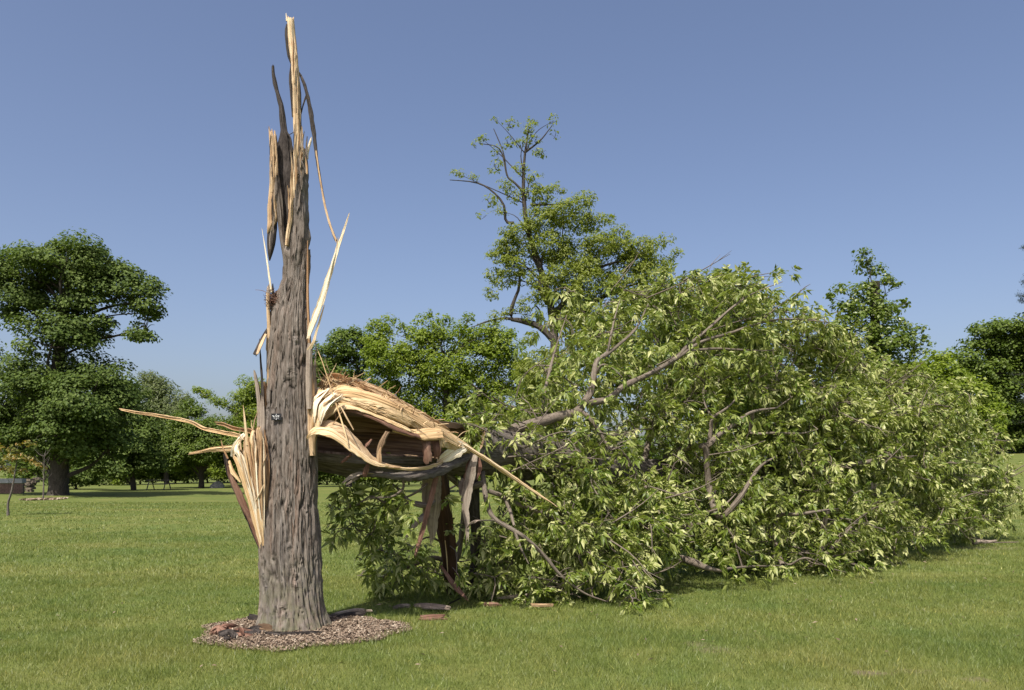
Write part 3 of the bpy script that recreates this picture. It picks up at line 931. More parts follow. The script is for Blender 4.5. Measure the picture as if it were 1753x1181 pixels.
# ------------------------------------------------------------------ mulch bed round the broken trunk
na, nr = 72, 14
aa = np.linspace(0, 2 * math.pi, na, endpoint=False)
lim = 1 + 0.07 * np.sin(3 * aa + 1) + 0.05 * np.sin(7 * aa) + 0.03 * np.sin(13 * aa + 2)
rr = np.linspace(0.02, 1.0, nr)[:, None]
X = MCX + 0.99 * rr * lim * np.cos(aa)
Y = MCY + 0.79 * rr * lim * np.sin(aa)
Z = 0.005 + 0.055 * (1 - rr ** 3) + 0.02 * (vnoise(X * 9, Y * 9, 2) - .3) * (1 - rr ** 6)
mb = MB()
mb.add(np.stack([X, Y, Z], -1), grid_faces(nr, na, True), np.stack([X, Y], -1))
tag(mb.build('mulch_bed', MAT['mulch_soil']), 'oval bed of wood mulch round the broken trunk', None, kind='structure')


def chips(mb, C, L, wd, th, tilt, tints, rg):
    n = len(C)
    d = unit(rg.normal(size=(n, 3)) * [1, 1, tilt])
    s = unit(np.cross(d, unit(rg.normal(size=(n, 3)) * .35 + [0, 0, 1])))
    u = np.cross(s, d)
    L, wd, th = L[:, None] / 2, wd[:, None] / 2, th[:, None] / 2
    V = np.stack([C - d * L - u * th, C - d * L * .8 + s * wd + u * th, C + d * L * .9 + s * wd * .8 - u * th, C + d * L + u * th, C + d * L * .7 - s * wd + u * th, C - d * L * .7 - s * wd], 1)
    q = np.arange(n)[:, None] * 6
    mb.add(V, np.concatenate([q + k for k in ([0, 1, 5], [1, 2, 4], [1, 4, 5], [2, 3, 4])], 0), None, np.repeat(tints, 6))


n = 12000
a = rng.random(n) * 6.2832
r = np.sqrt(rng.random(n)) * 1.03
la = 1 + 0.07 * np.sin(3 * a + 1) + 0.05 * np.sin(7 * a) + 0.03 * np.sin(13 * a + 2)
C = np.stack([MCX + 0.99 * r * la * np.cos(a), MCY + .79 * r * la * np.sin(a), .012 + .06 * (1 - np.minimum(r, 1) ** 3) + rng.random(n) * .02], -1)
mb = MB()
chips(mb, C, rng.uniform(.015, .055, n), rng.uniform(.006, .016, n), rng.uniform(.003, .01, n), .4, np.clip(rng.normal(.55, .25, n), 0, 1), rng)
tag(mb.build('mulch_chips', MAT['mulch_chip'], smooth_=False), 'shredded wood chips covering the mulch bed', None, kind='stuff')

# ------------------------------------------------------------------ the broken trunk that still stands
YC = 7.95
PROF = [(1104, 436, 576), (1086, 442, 568), (1072, 446, 561), (1050, 448.5, 555.5), (1000, 449, 550.5), (940, 446.5, 546), (860, 450, 541), (800, 453, 540), (740, 456, 537.5), (700, 457, 532.5), (640, 458, 532),
        (580, 460, 530), (545, 464, 529), (520, 471, 528), (500, 478, 527.5), (480, 485, 527), (430, 485.5, 528)]
SNB = np.array([(504 - CX) / F * YC, YC, 0.0])
snag = thing('broken_trunk', 'upright shattered tree trunk with grey bark and tall jagged splinters in the mulch bed', 'tree trunk', SNB)


def prof(py):
    p = np.array(PROF, float)
    return np.interp(-py, -p[:, 0], p[:, 1]), np.interp(-py, -p[:, 0], p[:, 2])


def trunk_rows():
    nrw, nt = 560, 176
    py = np.linspace(1104, 425, nrw)
    l, r = prof(py)
    hw = (r - l) / 2 / F * YC
    cx = ((l + r) / 2 - CX) / F * YC
    z = H + (HY - py) / F * YC
    th = np.linspace(0, 2 * math.pi, nt, endpoint=False)
    TH, ZZ = np.meshgrid(th, z)
    PY = np.repeat(py[:, None], nt, 1)
    u = TH / (2 * math.pi)
    # long plates in the upper part, narrow ridges near the ground
    warp = 0.9 * (vnoise(u * 24, ZZ * 2.2, 11, 24) - .5) + .5 * (vnoise(u * 48, ZZ * 6, 15, 48) - .5)
    b1, v1, d1 = voronoi(u * 22 + warp * 1.3, ZZ * 1.15, 21, 22)
    b2, v2, d2 = voronoi(u * 50 + warp * 1.6 + ZZ * 1.0 * smooth(950, 1060, PY), ZZ * 1.5, 31, 50)
    up = smooth(880, 740, PY)
    plate = np.minimum(1, b1 / 0.16) * (0.4 + 0.9 * v1) + 0.35 * np.clip(-d1 * 1.2, -.4, .6)
    ridge = np.minimum(1, b2 / 0.22) * (0.5 + 0.6 * v2)
    fine = vnoise(u * 90, ZZ * 6, 41, 90) - .5
    grain = vnoise(u * 160, ZZ * 3, 43, 160) - .5
    disp = up * (0.017 * plate) + (1 - up) * (0.020 * ridge) + (0.010 * fine + .010 * grain)
    big = vnoise(u * 5, ZZ * 1.2, 51, 5) - .5 + .4 * (vnoise(u * 14, ZZ * 1.1, 52, 14) - .5)
    disp = disp + 0.03 * big
    # flare at the foot
    fl = smooth(1020, 1090, PY)
    disp = disp + fl * (0.06 * (np.sin(7 * TH + 1) * .5 + .5) + .02 * vnoise(u * 16, ZZ * 3, 61, 16))
    # knots and scars on the side toward the eye
    def furrow(fr, zr, sd, lo):
        w_ = 1.4 * (vnoise(u * fr * .35, ZZ * zr * 1.3, sd + 1, max(2, int(fr * .35))) - .5) * 1.2
        w_ = w_ * np.sin(np.pi * np.clip(1, 0, 1)) + .8 * (vnoise(u * 24, ZZ * 2.5, sd + 2, 24) - .5)
        n1 = 1 - np.abs(2 * vnoise(u * fr + w_, ZZ * zr, sd, fr) - 1)
        return smooth(lo, 1.0, n1)

    f1 = furrow(40, 1.2, 201, .82)
    f2 = furrow(76, 2.0, 211, .78)
    disp = disp - (.014 * f1 + .010 * f2) * (1 - .35 * up)
    crack = np.where(up > .5, np.minimum(1, b1 / .14), np.minimum(1, b2 / .18))
    for ix_, (kx, ky, kr, kd) in enumerate(KNOTS):
        cxl = (kx - CX) / F * YC
        zk = H + (HY - ky) / F * YC
        i = np.argmin(np.abs(z - zk))
        ca = np.clip((cxl - cx[i]) / hw[i], -1, 1)
        tk = 2 * math.pi - math.acos(ca)
        da = (TH - tk) * hw[i]
        d = np.hypot(da + .25 * kr * (vnoise(da * 60, ZZ * 60, ix_) - .5), (ZZ - zk) * .62) / kr
        disp = disp + np.where(d < 1.6, .42 * kd * (np.cos(np.minimum(d, 1.6) * 4.2) * .8 - .2) * np.exp(-d * d) + .012 * (vnoise(da * 130, ZZ * 130, 71) - .5) * np.exp(-d * d), 0)
        crack = crack * (1 - .6 * np.exp(-(d * 1.8) ** 2))
    crack = crack * (1 - .75 * f1) * (1 - .55 * f2)
    rad = hw[:, None] - 0.008 + disp
    Xv = cx[:, None] + rad * np.cos(TH)
    Yv = YC + rad * 0.96 * np.sin(TH)
    top = smooth(440, 425, PY) * 0.10 * rng.random((1, nt))
    V = np.stack([Xv, Yv, ZZ - top], -1)
    uv = np.stack([u * 2 * math.pi * .27, ZZ], -1)
    return V, uv, np.clip(crack * .9 + .1 * v1, 0, 1), nrw, nt


KNOTS = [(514, 586, .045, .03), (467, 703, .035, -.03), (507, 640, .05, -.025), (492, 838, .035, .02), (508, 930, .045, .03), (516, 975, .05, .028), (482, 950, .03, .02), (467, 998, .03, .02), (519, 996, .05, .03), (466, 752, .03, .02), (500, 1035, .05, -.03)]
V, uv, crack, nrw, nt = trunk_rows()
mb = MB()
mb.add(V, grid_faces(nrw, nt, True), uv, crack)
mb.add(np.vstack([V[-1], V[-1].mean(0, keepdims=True) - [[0, 0, .1]]]), np.stack([np.arange(nt), (np.arange(nt) + 1) % nt, np.full(nt, nt)], -1), None, .5)
mb.build('trunk', MAT['trunk_bark'], snag, SNB)


def piece(name, matname, parent, origin, fn, lab=None):
    m = MB()
    fn(m)
    o = m.build(name, MAT[matname], parent, origin)
    if lab:
        o['label'] = lab
    return o


def strip(parent, origin, name, matname, pts, widths, side, lab=None, **kw):
    P = [W(*p) for p in pts]
    return piece(name, matname, parent, origin, lambda m: ribbon(m, P, widths, side, **kw), lab)


# shell of the trunk that reaches higher on the right, and the dark hollow slab on the left
piece('trunk_shell', 'trunk_bark', snag, SNB, lambda m: shard(m, [(490, 498, 516), (450, 490, 524), (430, 487.5, 526), (405, 490, 527.5), (380, 494, 527), (350, 500, 526), (320, 503, 526), (300, 504, 526), (275, 507, 526), (262, 509, 525), (252, 513, 522)], YC - .015, .112, 90, 3, .09, 48))
piece('bark_slab', 'dark_bark', snag, SNB, lambda m: shard(m, [(480, 492, 500), (440, 486, 500), (420, 483.5, 499), (380, 480.5, 499), (345, 478, 501), (300, 475, 503), (262, 473, 502), (245, 475, 499), (230, 479, 494), (222, 480.5, 491), (200, 478, 488), (180, 477, 485.5), (172, 475, 483), (155, 471, 477), (140, 467, 474), (125, 465.5, 470.5), (111, 465, 469.5)], YC + .03, .05, 90, 5, .03, 34), 'dark charred-looking slab that narrows to a bent tip')
piece('bark_slab', 'trunk_bark', snag, SNB, lambda m: shard(m, [(478, 489, 494), (435, 483, 491), (420, 480.5, 489), (390, 477, 486), (360, 473, 484), (330, 468, 481), (300, 463, 478), (270, 462, 476), (245, 462, 474), (228, 464, 472)], YC - .08, .04, 50, 8, .05, 12))
piece('splinter', 'tan_wood', snag, SNB, lambda m: shard(m, [(330, 463, 470), (300, 460.5, 471), (270, 463, 471), (250, 462, 470), (230, 460.5, 468.5), (216, 460, 466)], YC - .12, .03, 40, 9, .07, 10))
piece('splinter', 'tan_wood', snag, SNB, lambda m: shard(m, [(300, 473, 476), (260, 470.5, 474.5), (236, 469, 473), (222, 469, 471.5)], YC - .11, .02, 24, 10, .03, 8))
piece('hanging_slab', 'tan_wood', snag, SNB, lambda m: shard(m, [(400, 457, 459), (396, 457, 463), (388, 457, 469), (380, 457.3, 473), (370, 457.5, 474), (350, 458, 475), (330, 459.5, 474), (310, 461, 472.5), (290, 462.5, 470)], YC - .10, .035, 40, 12, .0, 12), 'tan slab of wood peeled down on the left below the top')
piece('hanging_slab', 'dark_bark', snag, SNB, lambda m: shard(m, [(446, 460.5, 462.5), (435, 459, 466), (420, 457.8, 470), (405, 457.3, 472.5), (388, 457.2, 474), (360, 460, 475.5), (330, 463, 475)], YC - .08, .03, 40, 13, .0, 12), 'dark pointed bark tip below the tan hanging slab')
# the tall pale spike
piece('spike', 'spike_wood', snag, SNB, lambda m: shard(m, [(420, 488, 494), (400, 490, 496), (380, 493, 500), (350, 496, 502), (320, 499, 506), (290, 501, 508), (262, 502.5, 511), (240, 503, 513), (200, 502, 514), (150, 500, 513.5), (130, 499, 512.5), (100, 497.5, 509.5), (60, 494, 505.5), (35, 492, 503.5), (27, 492.5, 502.5)], YC - .13, .055, 110, 14, .05, 18), 'tallest pale spike of bare wood at the very top')
piece('bark_strip', 'dark_bark', snag, SNB, lambda m: shard(m, [(200, 499.5, 503), (140, 495, 501), (130, 495, 500.5), (110, 497.5, 500), (95, 491.5, 498), (80, 489.5, 497), (60, 488, 496), (48, 488, 493), (40, 490, 493)], YC - .10, .03, 50, 15, .03, 10), 'dark bark clinging to the left of the tallest spike')
piece('bark_strip', 'dark_bark', snag, SNB, lambda m: shard(m, [(290, 508, 513), (240, 511, 515.5), (200, 512, 516), (160, 512.5, 515.5), (140, 512, 514)], YC - .09, .03, 40, 16, .02, 10))
piece('splinter', 'white_wood', snag, SNB, lambda m: shard(m, [(36, 489.5, 493), (28, 489.2, 491.5), (22, 489, 490.2)], YC - .12, .01, 12, 17, .01, 8))
piece('splinter', 'white_wood', snag, SNB, lambda m: shard(m, [(272, 522, 527.5), (262, 523.5, 528), (250, 527, 531), (240, 530, 533.5), (234, 532.5, 533.6)], YC - .05, .02, 24, 18, .01, 8))
piece('splinter', 'white_wood', snag, SNB, lambda m: shard(m, [(275, 515, 521), (262, 517, 521), (250, 518, 520)], YC - .06, .02, 18, 19, .02, 8))
SIDE = (1, 0, 0.05)
rgt = np.random.default_rng(71)
for i in range(26):
    x0 = rgt.uniform(505, 526)
    y0 = rgt.uniform(262, 330)
    hgt = rgt.uniform(18, 60)
    strip(snag, SNB, 'splinter', ['grey_strip', 'tan_wood', 'trunk_bark', 'fibre_wood', 'trunk_bark'][i % 5], [(x0, y0, YC - .13), (x0 + rgt.normal() * 1.0, y0 - hgt * .5, YC - .135), (x0 + rgt.normal() * 2.2, y0 - hgt, YC - .14 - rgt.random() * .03)],
          [.012, rgt.uniform(.012, .026), .003], (1, rgt.normal() * .4, 0), thick=.008, nu=5, n=22, seed=1000 + i, jag1=.1)
for i in range(16):
    x0 = np.interp(rgt.random(), [0, 1], [497, 512])
    y0 = rgt.uniform(120, 400)
    xs_ = np.interp(y0, [27, 60, 100, 150, 240, 320, 400], [497, 500, 503.5, 506.5, 508, 502.5, 493]) + rgt.uniform(-4, 4)
    hgt = rgt.uniform(25, 80)
    strip(snag, SNB, 'splinter', ['spike_wood', 'fibre_wood', 'tan_wood', 'dark_bark'][i % 4], [(xs_, y0, YC - .185), (xs_ + rgt.normal() * .8, y0 - hgt * .5, YC - .19), (xs_ + rgt.normal() * 2.5, y0 - hgt, YC - .19 - rgt.random() * .03)],
          [.008, rgt.uniform(.006, .016), .002], (1, rgt.normal() * .4, 0), thick=.006, nu=5, n=22, seed=1050 + i, jag1=.1)
for i in range(14):
    y0 = rgt.uniform(230, 430)
    x0 = np.interp(y0, [215, 300, 390, 440], [465, 466, 466, 462]) + rgt.uniform(-5, 6)
    strip(snag, SNB, 'splinter', ['tan_wood', 'dark_bark', 'grey_strip'][i % 3], [(x0, y0, YC - .145), (x0 + rgt.normal(), y0 - 22, YC - .15), (x0 + rgt.normal() * 2, y0 - rgt.uniform(35, 55), YC - .155)],
          [.006, rgt.uniform(.008, .018), .003], (1, rgt.normal() * .4, 0), thick=.006, nu=5, n=18, seed=1080 + i, jag0=.1, jag1=.1)
strip(snag, SNB, 'bark_strip', 'dark_bark', [(510, 122, YC - .08), (515, 130, YC - .10), (522, 148, YC - .12), (530, 180, YC - .12), (537, 222, YC - .12), (541, 262, YC - .13), (547, 300, YC - .14), (556, 350, YC - .16), (566, 388, YC - .17), (577, 416, YC - .18)],
      [.014, .036, .046, .042, .032, .024, .020, .018, .022, .024], SIDE, 'long drooping dark bark strip at the upper right', thick=.014, curl=.25, nu=7, n=80, seed=21, jag1=.02)
strip(snag, SNB, 'bark_strip', 'tan_wood', [(541, 258, YC - .15), (547, 300, YC - .165), (556, 350, YC - .185), (566, 388, YC - .19), (577, 416, YC - .2)], [.012, .014, .016, .02, .02], SIDE, thick=.008, nu=5, n=50, seed=20)
strip(snag, SNB, 'bark_strip', 'dark_bark', [(527, 158, YC - .10), (520, 176, YC - .1), (515, 196, YC - .09)], [.016, .012, .01], SIDE, thick=.008, nu=5, seed=22)
strip(snag, SNB, 'bark_strip', 'dark_bark', [(489, 224, YC), (495, 231, YC - .02), (498, 240, YC - .02), (500, 262, YC)], [.01, .012, .02, .03], SIDE, thick=.01, nu=5, seed=23)
strip(snag, SNB, 'bark_strip', 'dark_bark', [(489, 232, YC), (496, 230, YC - .02), (503, 226, YC - .05)], [.007, .007, .006], (0, 0, 1), thick=.006, nu=5, seed=24)
# long white strip bent out to the right
strip(snag, SNB, 'splinter', 'white_wood', [(527, 582, YC - .20), (533, 556, YC - .2), (548, 520, YC - .2), (561, 478, YC - .22), (572, 445, YC - .24), (578, 425, YC - .25), (588, 396, YC - .26), (599, 362, YC - .28)],
      [.035, .05, .062, .055, .04, .034, .02, .006], SIDE, 'long white splinter standing off to the right', thick=.014, curl=.1, nu=9, n=70, seed=25, jag0=.02, jag1=.03)
strip(snag, SNB, 'splinter', 'white_wood', [(530, 575, YC - .22), (545, 535, YC - .23), (560, 488, YC - .24), (569, 450, YC - .25), (575, 430, YC - .25), (579, 404, YC - .26)], [.02, .03, .03, .02, .016, .006], SIDE, thick=.012, nu=7, n=50, seed=26, jag1=.05)
strip(snag, SNB, 'splinter', 'sapwood', [(528, 600, YC - .18), (537, 585, YC - .2), (541, 570, YC - .2), (556, 520, YC - .2)], [.03, .025, .018, .006], SIDE, thick=.01, nu=5, seed=27)
strip(snag, SNB, 'splinter', 'white_wood', [(465, 500, YC - .1), (462, 480, YC - .11), (456, 440, YC - .12), (448, 388, YC - .14)], [.022, .018, .012, .004], SIDE, 'hair-thin white splinter above the stub on the left', thick=.008, nu=5, seed=28)
# stub on the left
piece('splinter', 'tan_wood', snag, SNB, lambda m: shard(m, [(690, 459, 466), (640, 457, 463), (600, 457.5, 464), (570, 457, 464), (545, 457, 463), (520, 456, 462), (500, 456, 461)], YC - .10, .04, 50, 31, .02, 12), 'upright tan stub on the left side of the trunk')
piece('splinter', 'grey_strip', snag, SNB, lambda m: shard(m, [(530, 457, 463), (500, 456.5, 463), (490, 457, 462), (484, 459, 461)], YC - .09, .03, 20, 32, .04, 10))
piece('splinter', 'dark_bark', snag, SNB, lambda m: shard(m, [(512, 464, 470), (495, 465.5, 469), (484, 466, 467.5)], YC - .08, .03, 20, 33, .03, 10))
piece('splinter', 'dark_bark', snag, SNB, lambda m: shard(m, [(660, 462, 470), (600, 463, 471), (550, 464, 475), (515, 463, 482), (500, 470, 484), (492, 480, 486)], YC + .02, .06, 30, 34, .03, 12))
strip(snag, SNB, 'splinter', 'dark_bark', [(459, 562, YC - .1), (452, 575, YC - .13), (444, 592, YC - .18), (435, 610, YC - .22)], [.02, .045, .045, .04], (.8, 0, .5), 'broken dark bark piece sticking out to the lower left', thick=.016, nu=7, seed=35, jag1=.08)
strip(snag, SNB, 'splinter', 'tan_wood', [(455, 572, YC - .14), (446, 592, YC - .20), (439, 609, YC - .24)], [.03, .035, .02], (.8, 0, .5), thick=.012, nu=7, seed=36, jag1=.1)
strip(snag, SNB, 'splinter', 'dark_bark', [(451, 720, YC - .12), (449, 660, YC - .13), (446, 610, YC - .14), (444, 578, YC - .14)], [.035, .03, .018, .006], SIDE, thick=.016, nu=7, n=40, seed=37, jag1=.05)
piece('splinter', 'grey_strip', snag, SNB, lambda m: shard(m, [(760, 441, 452), (720, 440, 450), (690, 440, 448), (660, 437, 444), (640, 434.5, 439), (632, 434, 436)], YC - .12, .03, 50, 38, .03, 10), 'grey fibrous slab standing left of the trunk')
piece('splinter', 'fibre_wood', snag, SNB, lambda m: shard(m, [(935, 447, 452), (900, 447, 457), (850, 445, 458), (800, 443, 459), (760, 441, 460), (720, 442, 460), (690, 446, 460), (665, 449, 458), (650, 452, 456)], YC - .06, .07, 80, 39, .06, 18), 'brown shredded slab pressed against the left of the trunk')
piece('splinter', 'grey_strip', snag, SNB, lambda m: shard(m, [(905, 447, 456), (840, 445.5, 457), (780, 446, 456), (720, 446, 456), (690, 447, 453), (676, 448, 451)], YC - .15, .03, 80, 40, .05, 12))
# right edge strips
piece('splinter', 'fibre_wood', snag, SNB, lambda m: shard(m, [(620, 527, 533), (560, 526, 531), (520, 525, 529.5), (480, 525, 528.5), (440, 525.5, 528), (410, 526, 527.5)], YC - .08, .02, 50, 41, .02, 8), 'reddish strip along the right edge of the trunk')
piece('splinter', 'grey_strip', snag, SNB, lambda m: shard(m, [(700, 525, 534), (660, 524, 534.5), (620, 524, 535), (600, 525, 535), (586, 527, 535)], YC - .16, .03, 40, 42, .02, 10))
piece('splinter', 'tan_wood', snag, SNB, lambda m: shard(m, [(780, 530, 540), (740, 527, 540), (700, 526, 539), (660, 527, 538), (630, 529, 537), (616, 532, 535)], YC - .10, .05, 50, 43, .06, 12))
piece('splinter', 'grey_strip', snag, SNB, lambda m: shard(m, [(700, 534, 545), (670, 534, 543), (640, 535, 541), (624, 537, 541), (614, 538.5, 540)], YC - .04, .03, 40, 44, .05, 10))
strip(snag, SNB, 'splinter', 'grey_strip', [(534, 668, YC - .1), (537, 640, YC - .12), (541, 600, YC - .13), (538, 577, YC - .14)], [.02, .016, .012, .004], SIDE, thick=.008, nu=5, seed=45)

# the burst bundle of pale splinters on the left side
rgb = np.random.default_rng(404)
LB = [  # name, material, points, widths
    ('bark_strip', 'dark_bark', [(447, 945, YC - .1), (432, 905, YC - .12), (412, 858, YC - .16), (395, 815, YC - .18), (387, 786, YC - .2), (384, 772, YC - .22)], [.02, .035, .045, .05, .05, .03]),
    ('bark_strip', 'red_inner_bark', [(446, 940, YC - .14), (428, 890, YC - .17), (408, 845, YC - .2), (394, 812, YC - .22), (390, 790, YC - .24)], [.02, .06, .085, .07, .03]),
    ('splinter', 'sapwood', [(447, 940, YC - .2), (436, 890, YC - .24), (422, 835, YC - .27), (408, 795, YC - .29), (398, 775, YC - .29)], [.02, .045, .05, .055, .05]),
    ('splinter', 'white_wood', [(448, 930, YC - .22), (437, 870, YC - .26), (424, 815, YC - .29), (412, 782, YC - .31), (404, 770, YC - .30), (412, 752, YC - .27)], [.02, .04, .05, .065, .075, .03]),
    ('splinter', 'white_wood', [(398, 782, YC - .27), (402, 768, YC - .29), (411, 752, YC - .28), (420, 742, YC - .25)], [.03, .06, .05, .03]),
    ('splinter', 'sapwood', [(392, 788, YC - .24), (398, 806, YC - .26), (412, 826, YC - .27)], [.02, .05, .01]),
    ('splinter', 'tan_wood', [(449, 900, YC - .22), (440, 850, YC - .26), (428, 795, YC - .29), (420, 762, YC - .3), (424, 738, YC - .28)], [.03, .045, .05, .05, .03]),
    ('splinter', 'sapwood', [(450, 880, YC - .23), (444, 830, YC - .27), (436, 780, YC - .3), (431, 750, YC - .31), (436, 732, YC - .28)], [.03, .04, .045, .045, .03]),
    ('splinter', 'tan_wood', [(452, 860, YC - .23), (449, 810, YC - .26), (444, 765, YC - .28), (441, 738, YC - .28), (446, 728, YC - .25)], [.03, .04, .05, .045, .03]),
    ('splinter', 'fibre_wood', [(452, 890, YC - .2), (448, 840, YC - .23), (442, 800, YC - .24), (436, 765, YC - .25)], [.04, .05, .06, .05]),
    ('splinter', 'sapwood', [(451, 935, YC - .22), (446, 895, YC - .25), (439, 855, YC - .27)], [.02, .04, .04]),
    ('splinter', 'tan_wood', [(453, 920, YC - .2), (449, 870, YC - .24), (443, 825, YC - .26)], [.03, .04, .03]),
]
for i, (nm, mt_, pts, wd) in enumerate(LB):
    strip(snag, SNB, nm, mt_, pts, wd, (1, 0.35 * (-1) ** i, .25), thick=.013, curl=.18 * (-1) ** i, nu=9, n=46, seed=100 + i, jag0=.02, jag1=.06)
for i in range(26):
    t0 = rgb.random()
    top = np.array([404 + 46 * t0 + rgb.normal() * 2, 764 - 36 * t0 + rgb.normal() * 6])
    bot = np.array([446 + 6 * t0, rgb.uniform(840, 930)])
    mid = (top + bot) / 2 + [rgb.normal() * 3 - 3, 0]
    dq = rgb.uniform(.24, .34)
    strip(snag, SNB, 'splinter', ['sapwood', 'tan_wood', 'fibre_wood', 'white_wood', 'tan_wood'][i % 5], [(*bot, YC - .2), (*mid, YC - dq), (*top, YC - dq - .02)], [.012, rgb.uniform(.012, .03), rgb.uniform(.006, .02)],
          (1, rgb.normal() * .5, .3), thick=.008, nu=5, n=26, seed=140 + i, jag1=.15)
for i in range(22):
    xb = rgb.uniform(440, 456)
    strip(snag, SNB, 'splinter', ['fibre_wood', 'fibre_wood', 'tan_wood', 'red_inner_bark'][i % 4], [(xb + 3, rgb.uniform(850, 920), YC - .2), (xb + rgb.normal() * 3, rgb.uniform(790, 830), YC - .25), (xb + rgb.normal() * 4 - 4, rgb.uniform(715, 770), YC - .24)],
          [.01, rgb.uniform(.012, .026), .008], (1, rgb.normal() * .5, .3), thick=.008, nu=5, n=24, seed=220 + i, jag1=.2)
for i, (pts, wd, mt_) in enumerate([
        ([(424, 762, YC - .3), (420, 728, YC - .32), (416, 692, YC - .34)], [.03, .02, .004], 'sapwood'), ([(433, 735, YC - .28), (436, 720, YC - .29), (442, 702, YC - .30)], [.012, .010, .004], 'tan_wood'),
        ([(413, 770, YC - .3), (411, 750, YC - .3), (411, 732, YC - .3)], [.012, .01, .003], 'tan_wood'), ([(390, 785, YC - .25), (383, 770, YC - .26), (378, 752, YC - .27)], [.02, .014, .004], 'fibre_wood'),
        ([(436, 740, YC - .26), (431, 730, YC - .27), (430, 718, YC - .27)], [.012, .010, .003], 'sapwood'), ([(437, 858, YC - .3), (446, 842, YC - .32), (454, 822, YC - .33)], [.008, .010, .004], 'sapwood'),
        ([(446, 805, YC - .3), (452, 790, YC - .33), (458, 776, YC - .3)], [.006, .008, .004], 'tan_wood')]):
    strip(snag, SNB, 'splinter', mt_, pts, wd, SIDE, thick=.008, nu=5, n=20, seed=180 + i)
strip(snag, SNB, 'splinter', 'sheet_wood', [(424, 752, YC - .22), (405, 745, YC - .05), (375, 739, YC + .1), (348, 733, YC + .2), (325, 722, YC + .25), (275, 712, YC + .32), (240, 707, YC + .38), (198, 699, YC + .45)],
      [.05, .042, .04, .038, .036, .030, .022, .010], (0, -.3, 1), 'long horizontal splinter pointing far to the left', thick=.022, curl=.15, nu=11, n=90, seed=191, jag1=.08, fibre=.5)
strip(snag, SNB, 'splinter', 'fibre_wood', [(440, 742, YC - .2), (425, 737, YC - .1), (400, 733, YC), (382, 726, YC + .05), (368, 724, YC + .08)], [.05, .05, .04, .04, .025], (0, -.4, 1), 'short brown splinter above the long horizontal one', thick=.02, curl=.3, nu=9, n=40, seed=192, jag1=.06)
strip(snag, SNB, 'splinter', 'sapwood', [(410, 768, YC - .2), (385, 768, YC - .1), (360, 770, YC), (340, 774, YC + .05), (320, 777, YC + .1)], [.075, .065, .05, .03, .02], (0, -.3, 1), 'pale pointed splinter below the long horizontal one', thick=.018, nu=11, n=44, seed=193, jag1=.12, fibre=.5)

# shaggy bark plates standing proud of the trunk
PL = [(497, 640, 675, 18), (478, 600, 665, 20), (488, 560, 630, 18), (508, 600, 650, 16), (469, 640, 690, 16), (521, 640, 690, 14), (500, 520, 565, 16), (512, 480, 540, 16), (492, 490, 540, 14), (476, 530, 590, 16), (505, 430, 480, 16), (520, 430, 500, 12),
      (498, 695, 745, 16), (515, 690, 740, 16), (482, 700, 760, 14), (464, 720, 780, 14), (525, 740, 800, 14), (506, 760, 830, 16), (470, 790, 850, 14), (488, 790, 860, 14), (521, 560, 610, 14), (470, 575, 620, 12), (485, 650, 700, 14), (517, 830, 890, 12), (460, 850, 905, 12), (478, 870, 930, 12), (533, 850, 920, 12),
      (516, 300, 360, 12), (520, 350, 415, 12), (510, 390, 440, 12)]
for i, (px, y0, y1, wpx) in enumerate(PL):
    l, r = prof((y0 + y1) / 2)
    if y1 < 425:
        l, r = (495, 527)
    cxx, hw = (l + r) / 2, (r - l) / 2
    if y1 < 445:
        yy = YC - .02 - .13 * math.sqrt(max(0.05, 1 - ((px - cxx) / hw) ** 2)) * .95
        nrm = np.array([.3 * (px - cxx) / hw, -1, 0])
    else:
        ca = np.clip((px - cxx) / hw, -.97, .97)
        rm = hw / F * YC
        yy = YC - rm * math.sqrt(1 - ca * ca) * .96
        nrm = np.array([ca, -math.sqrt(1 - ca * ca), 0])
    tang = np.array([-nrm[1], nrm[0], 0])
    lift = R.uniform(.006, .02)
    zz = lambda py: H + (HY - py) / F * YC
    x0 = (px - CX) / F * YC
    y1 = y1 + 18
    hi = np.array([x0, yy, zz(y0)]) - nrm * .012
    md = np.array([x0 + R.uniform(-.008, .008), yy, zz(y0 + (y1 - y0) * .55)]) + nrm * .004
    lo = np.array([x0 + R.uniform(-.015, .015), yy, zz(y1)]) + nrm * lift
    wm = wpx / F * YC
    piece('bark_plate', 'trunk_bark', snag, SNB, lambda m: ribbon(m, [hi, md, lo], [wm * .5, wm * .85, wm * .6], tang, thick=.008, curl=-.10, nu=11, n=28, seed=300 + i, jag0=.05, jag1=.30, fibre=.5, tint=R.uniform(.45, .9)))

# ------------------------------------------------------------------ name plate on the trunk
pc = W(473.2, 713.5, YC - .245)
plate = thing('name_plate', 'small black plate with white engraved lines screwed to the broken trunk', 'plaque', pc)
mb = MB()
box(mb, pc, [.098, .006, .064])
mb.build('plate', MAT['plate_black'], plate, pc, smooth_=False)
mb = MB()
for (zc, hh, segs) in ((.0105, .0065, [(-.030, .022), (-.004, .016), (.018, .026)]), (.001, .0065, [(-.024, .02), (.001, .018), (.021, .016)]), (-.0125, .0045, [(-.019, .016), (.0, .014), (.017, .015)])):
    for (xc, wl) in segs:
        box(mb, pc + [xc, -.0038, zc], [wl * .8, .0016, hh * .75])
o = mb.build('engraved_line', MAT['plate_white'], plate, pc, smooth_=False)
for s_ in (.0245, -.0245):
    mb = MB()
    tube(mb, [pc + [0, -.0025, s_], pc + [0, -.0065, s_]], [.0048, .0038], 10, 4)
    mb.build('screw', MAT['plate_white'], plate, pc)

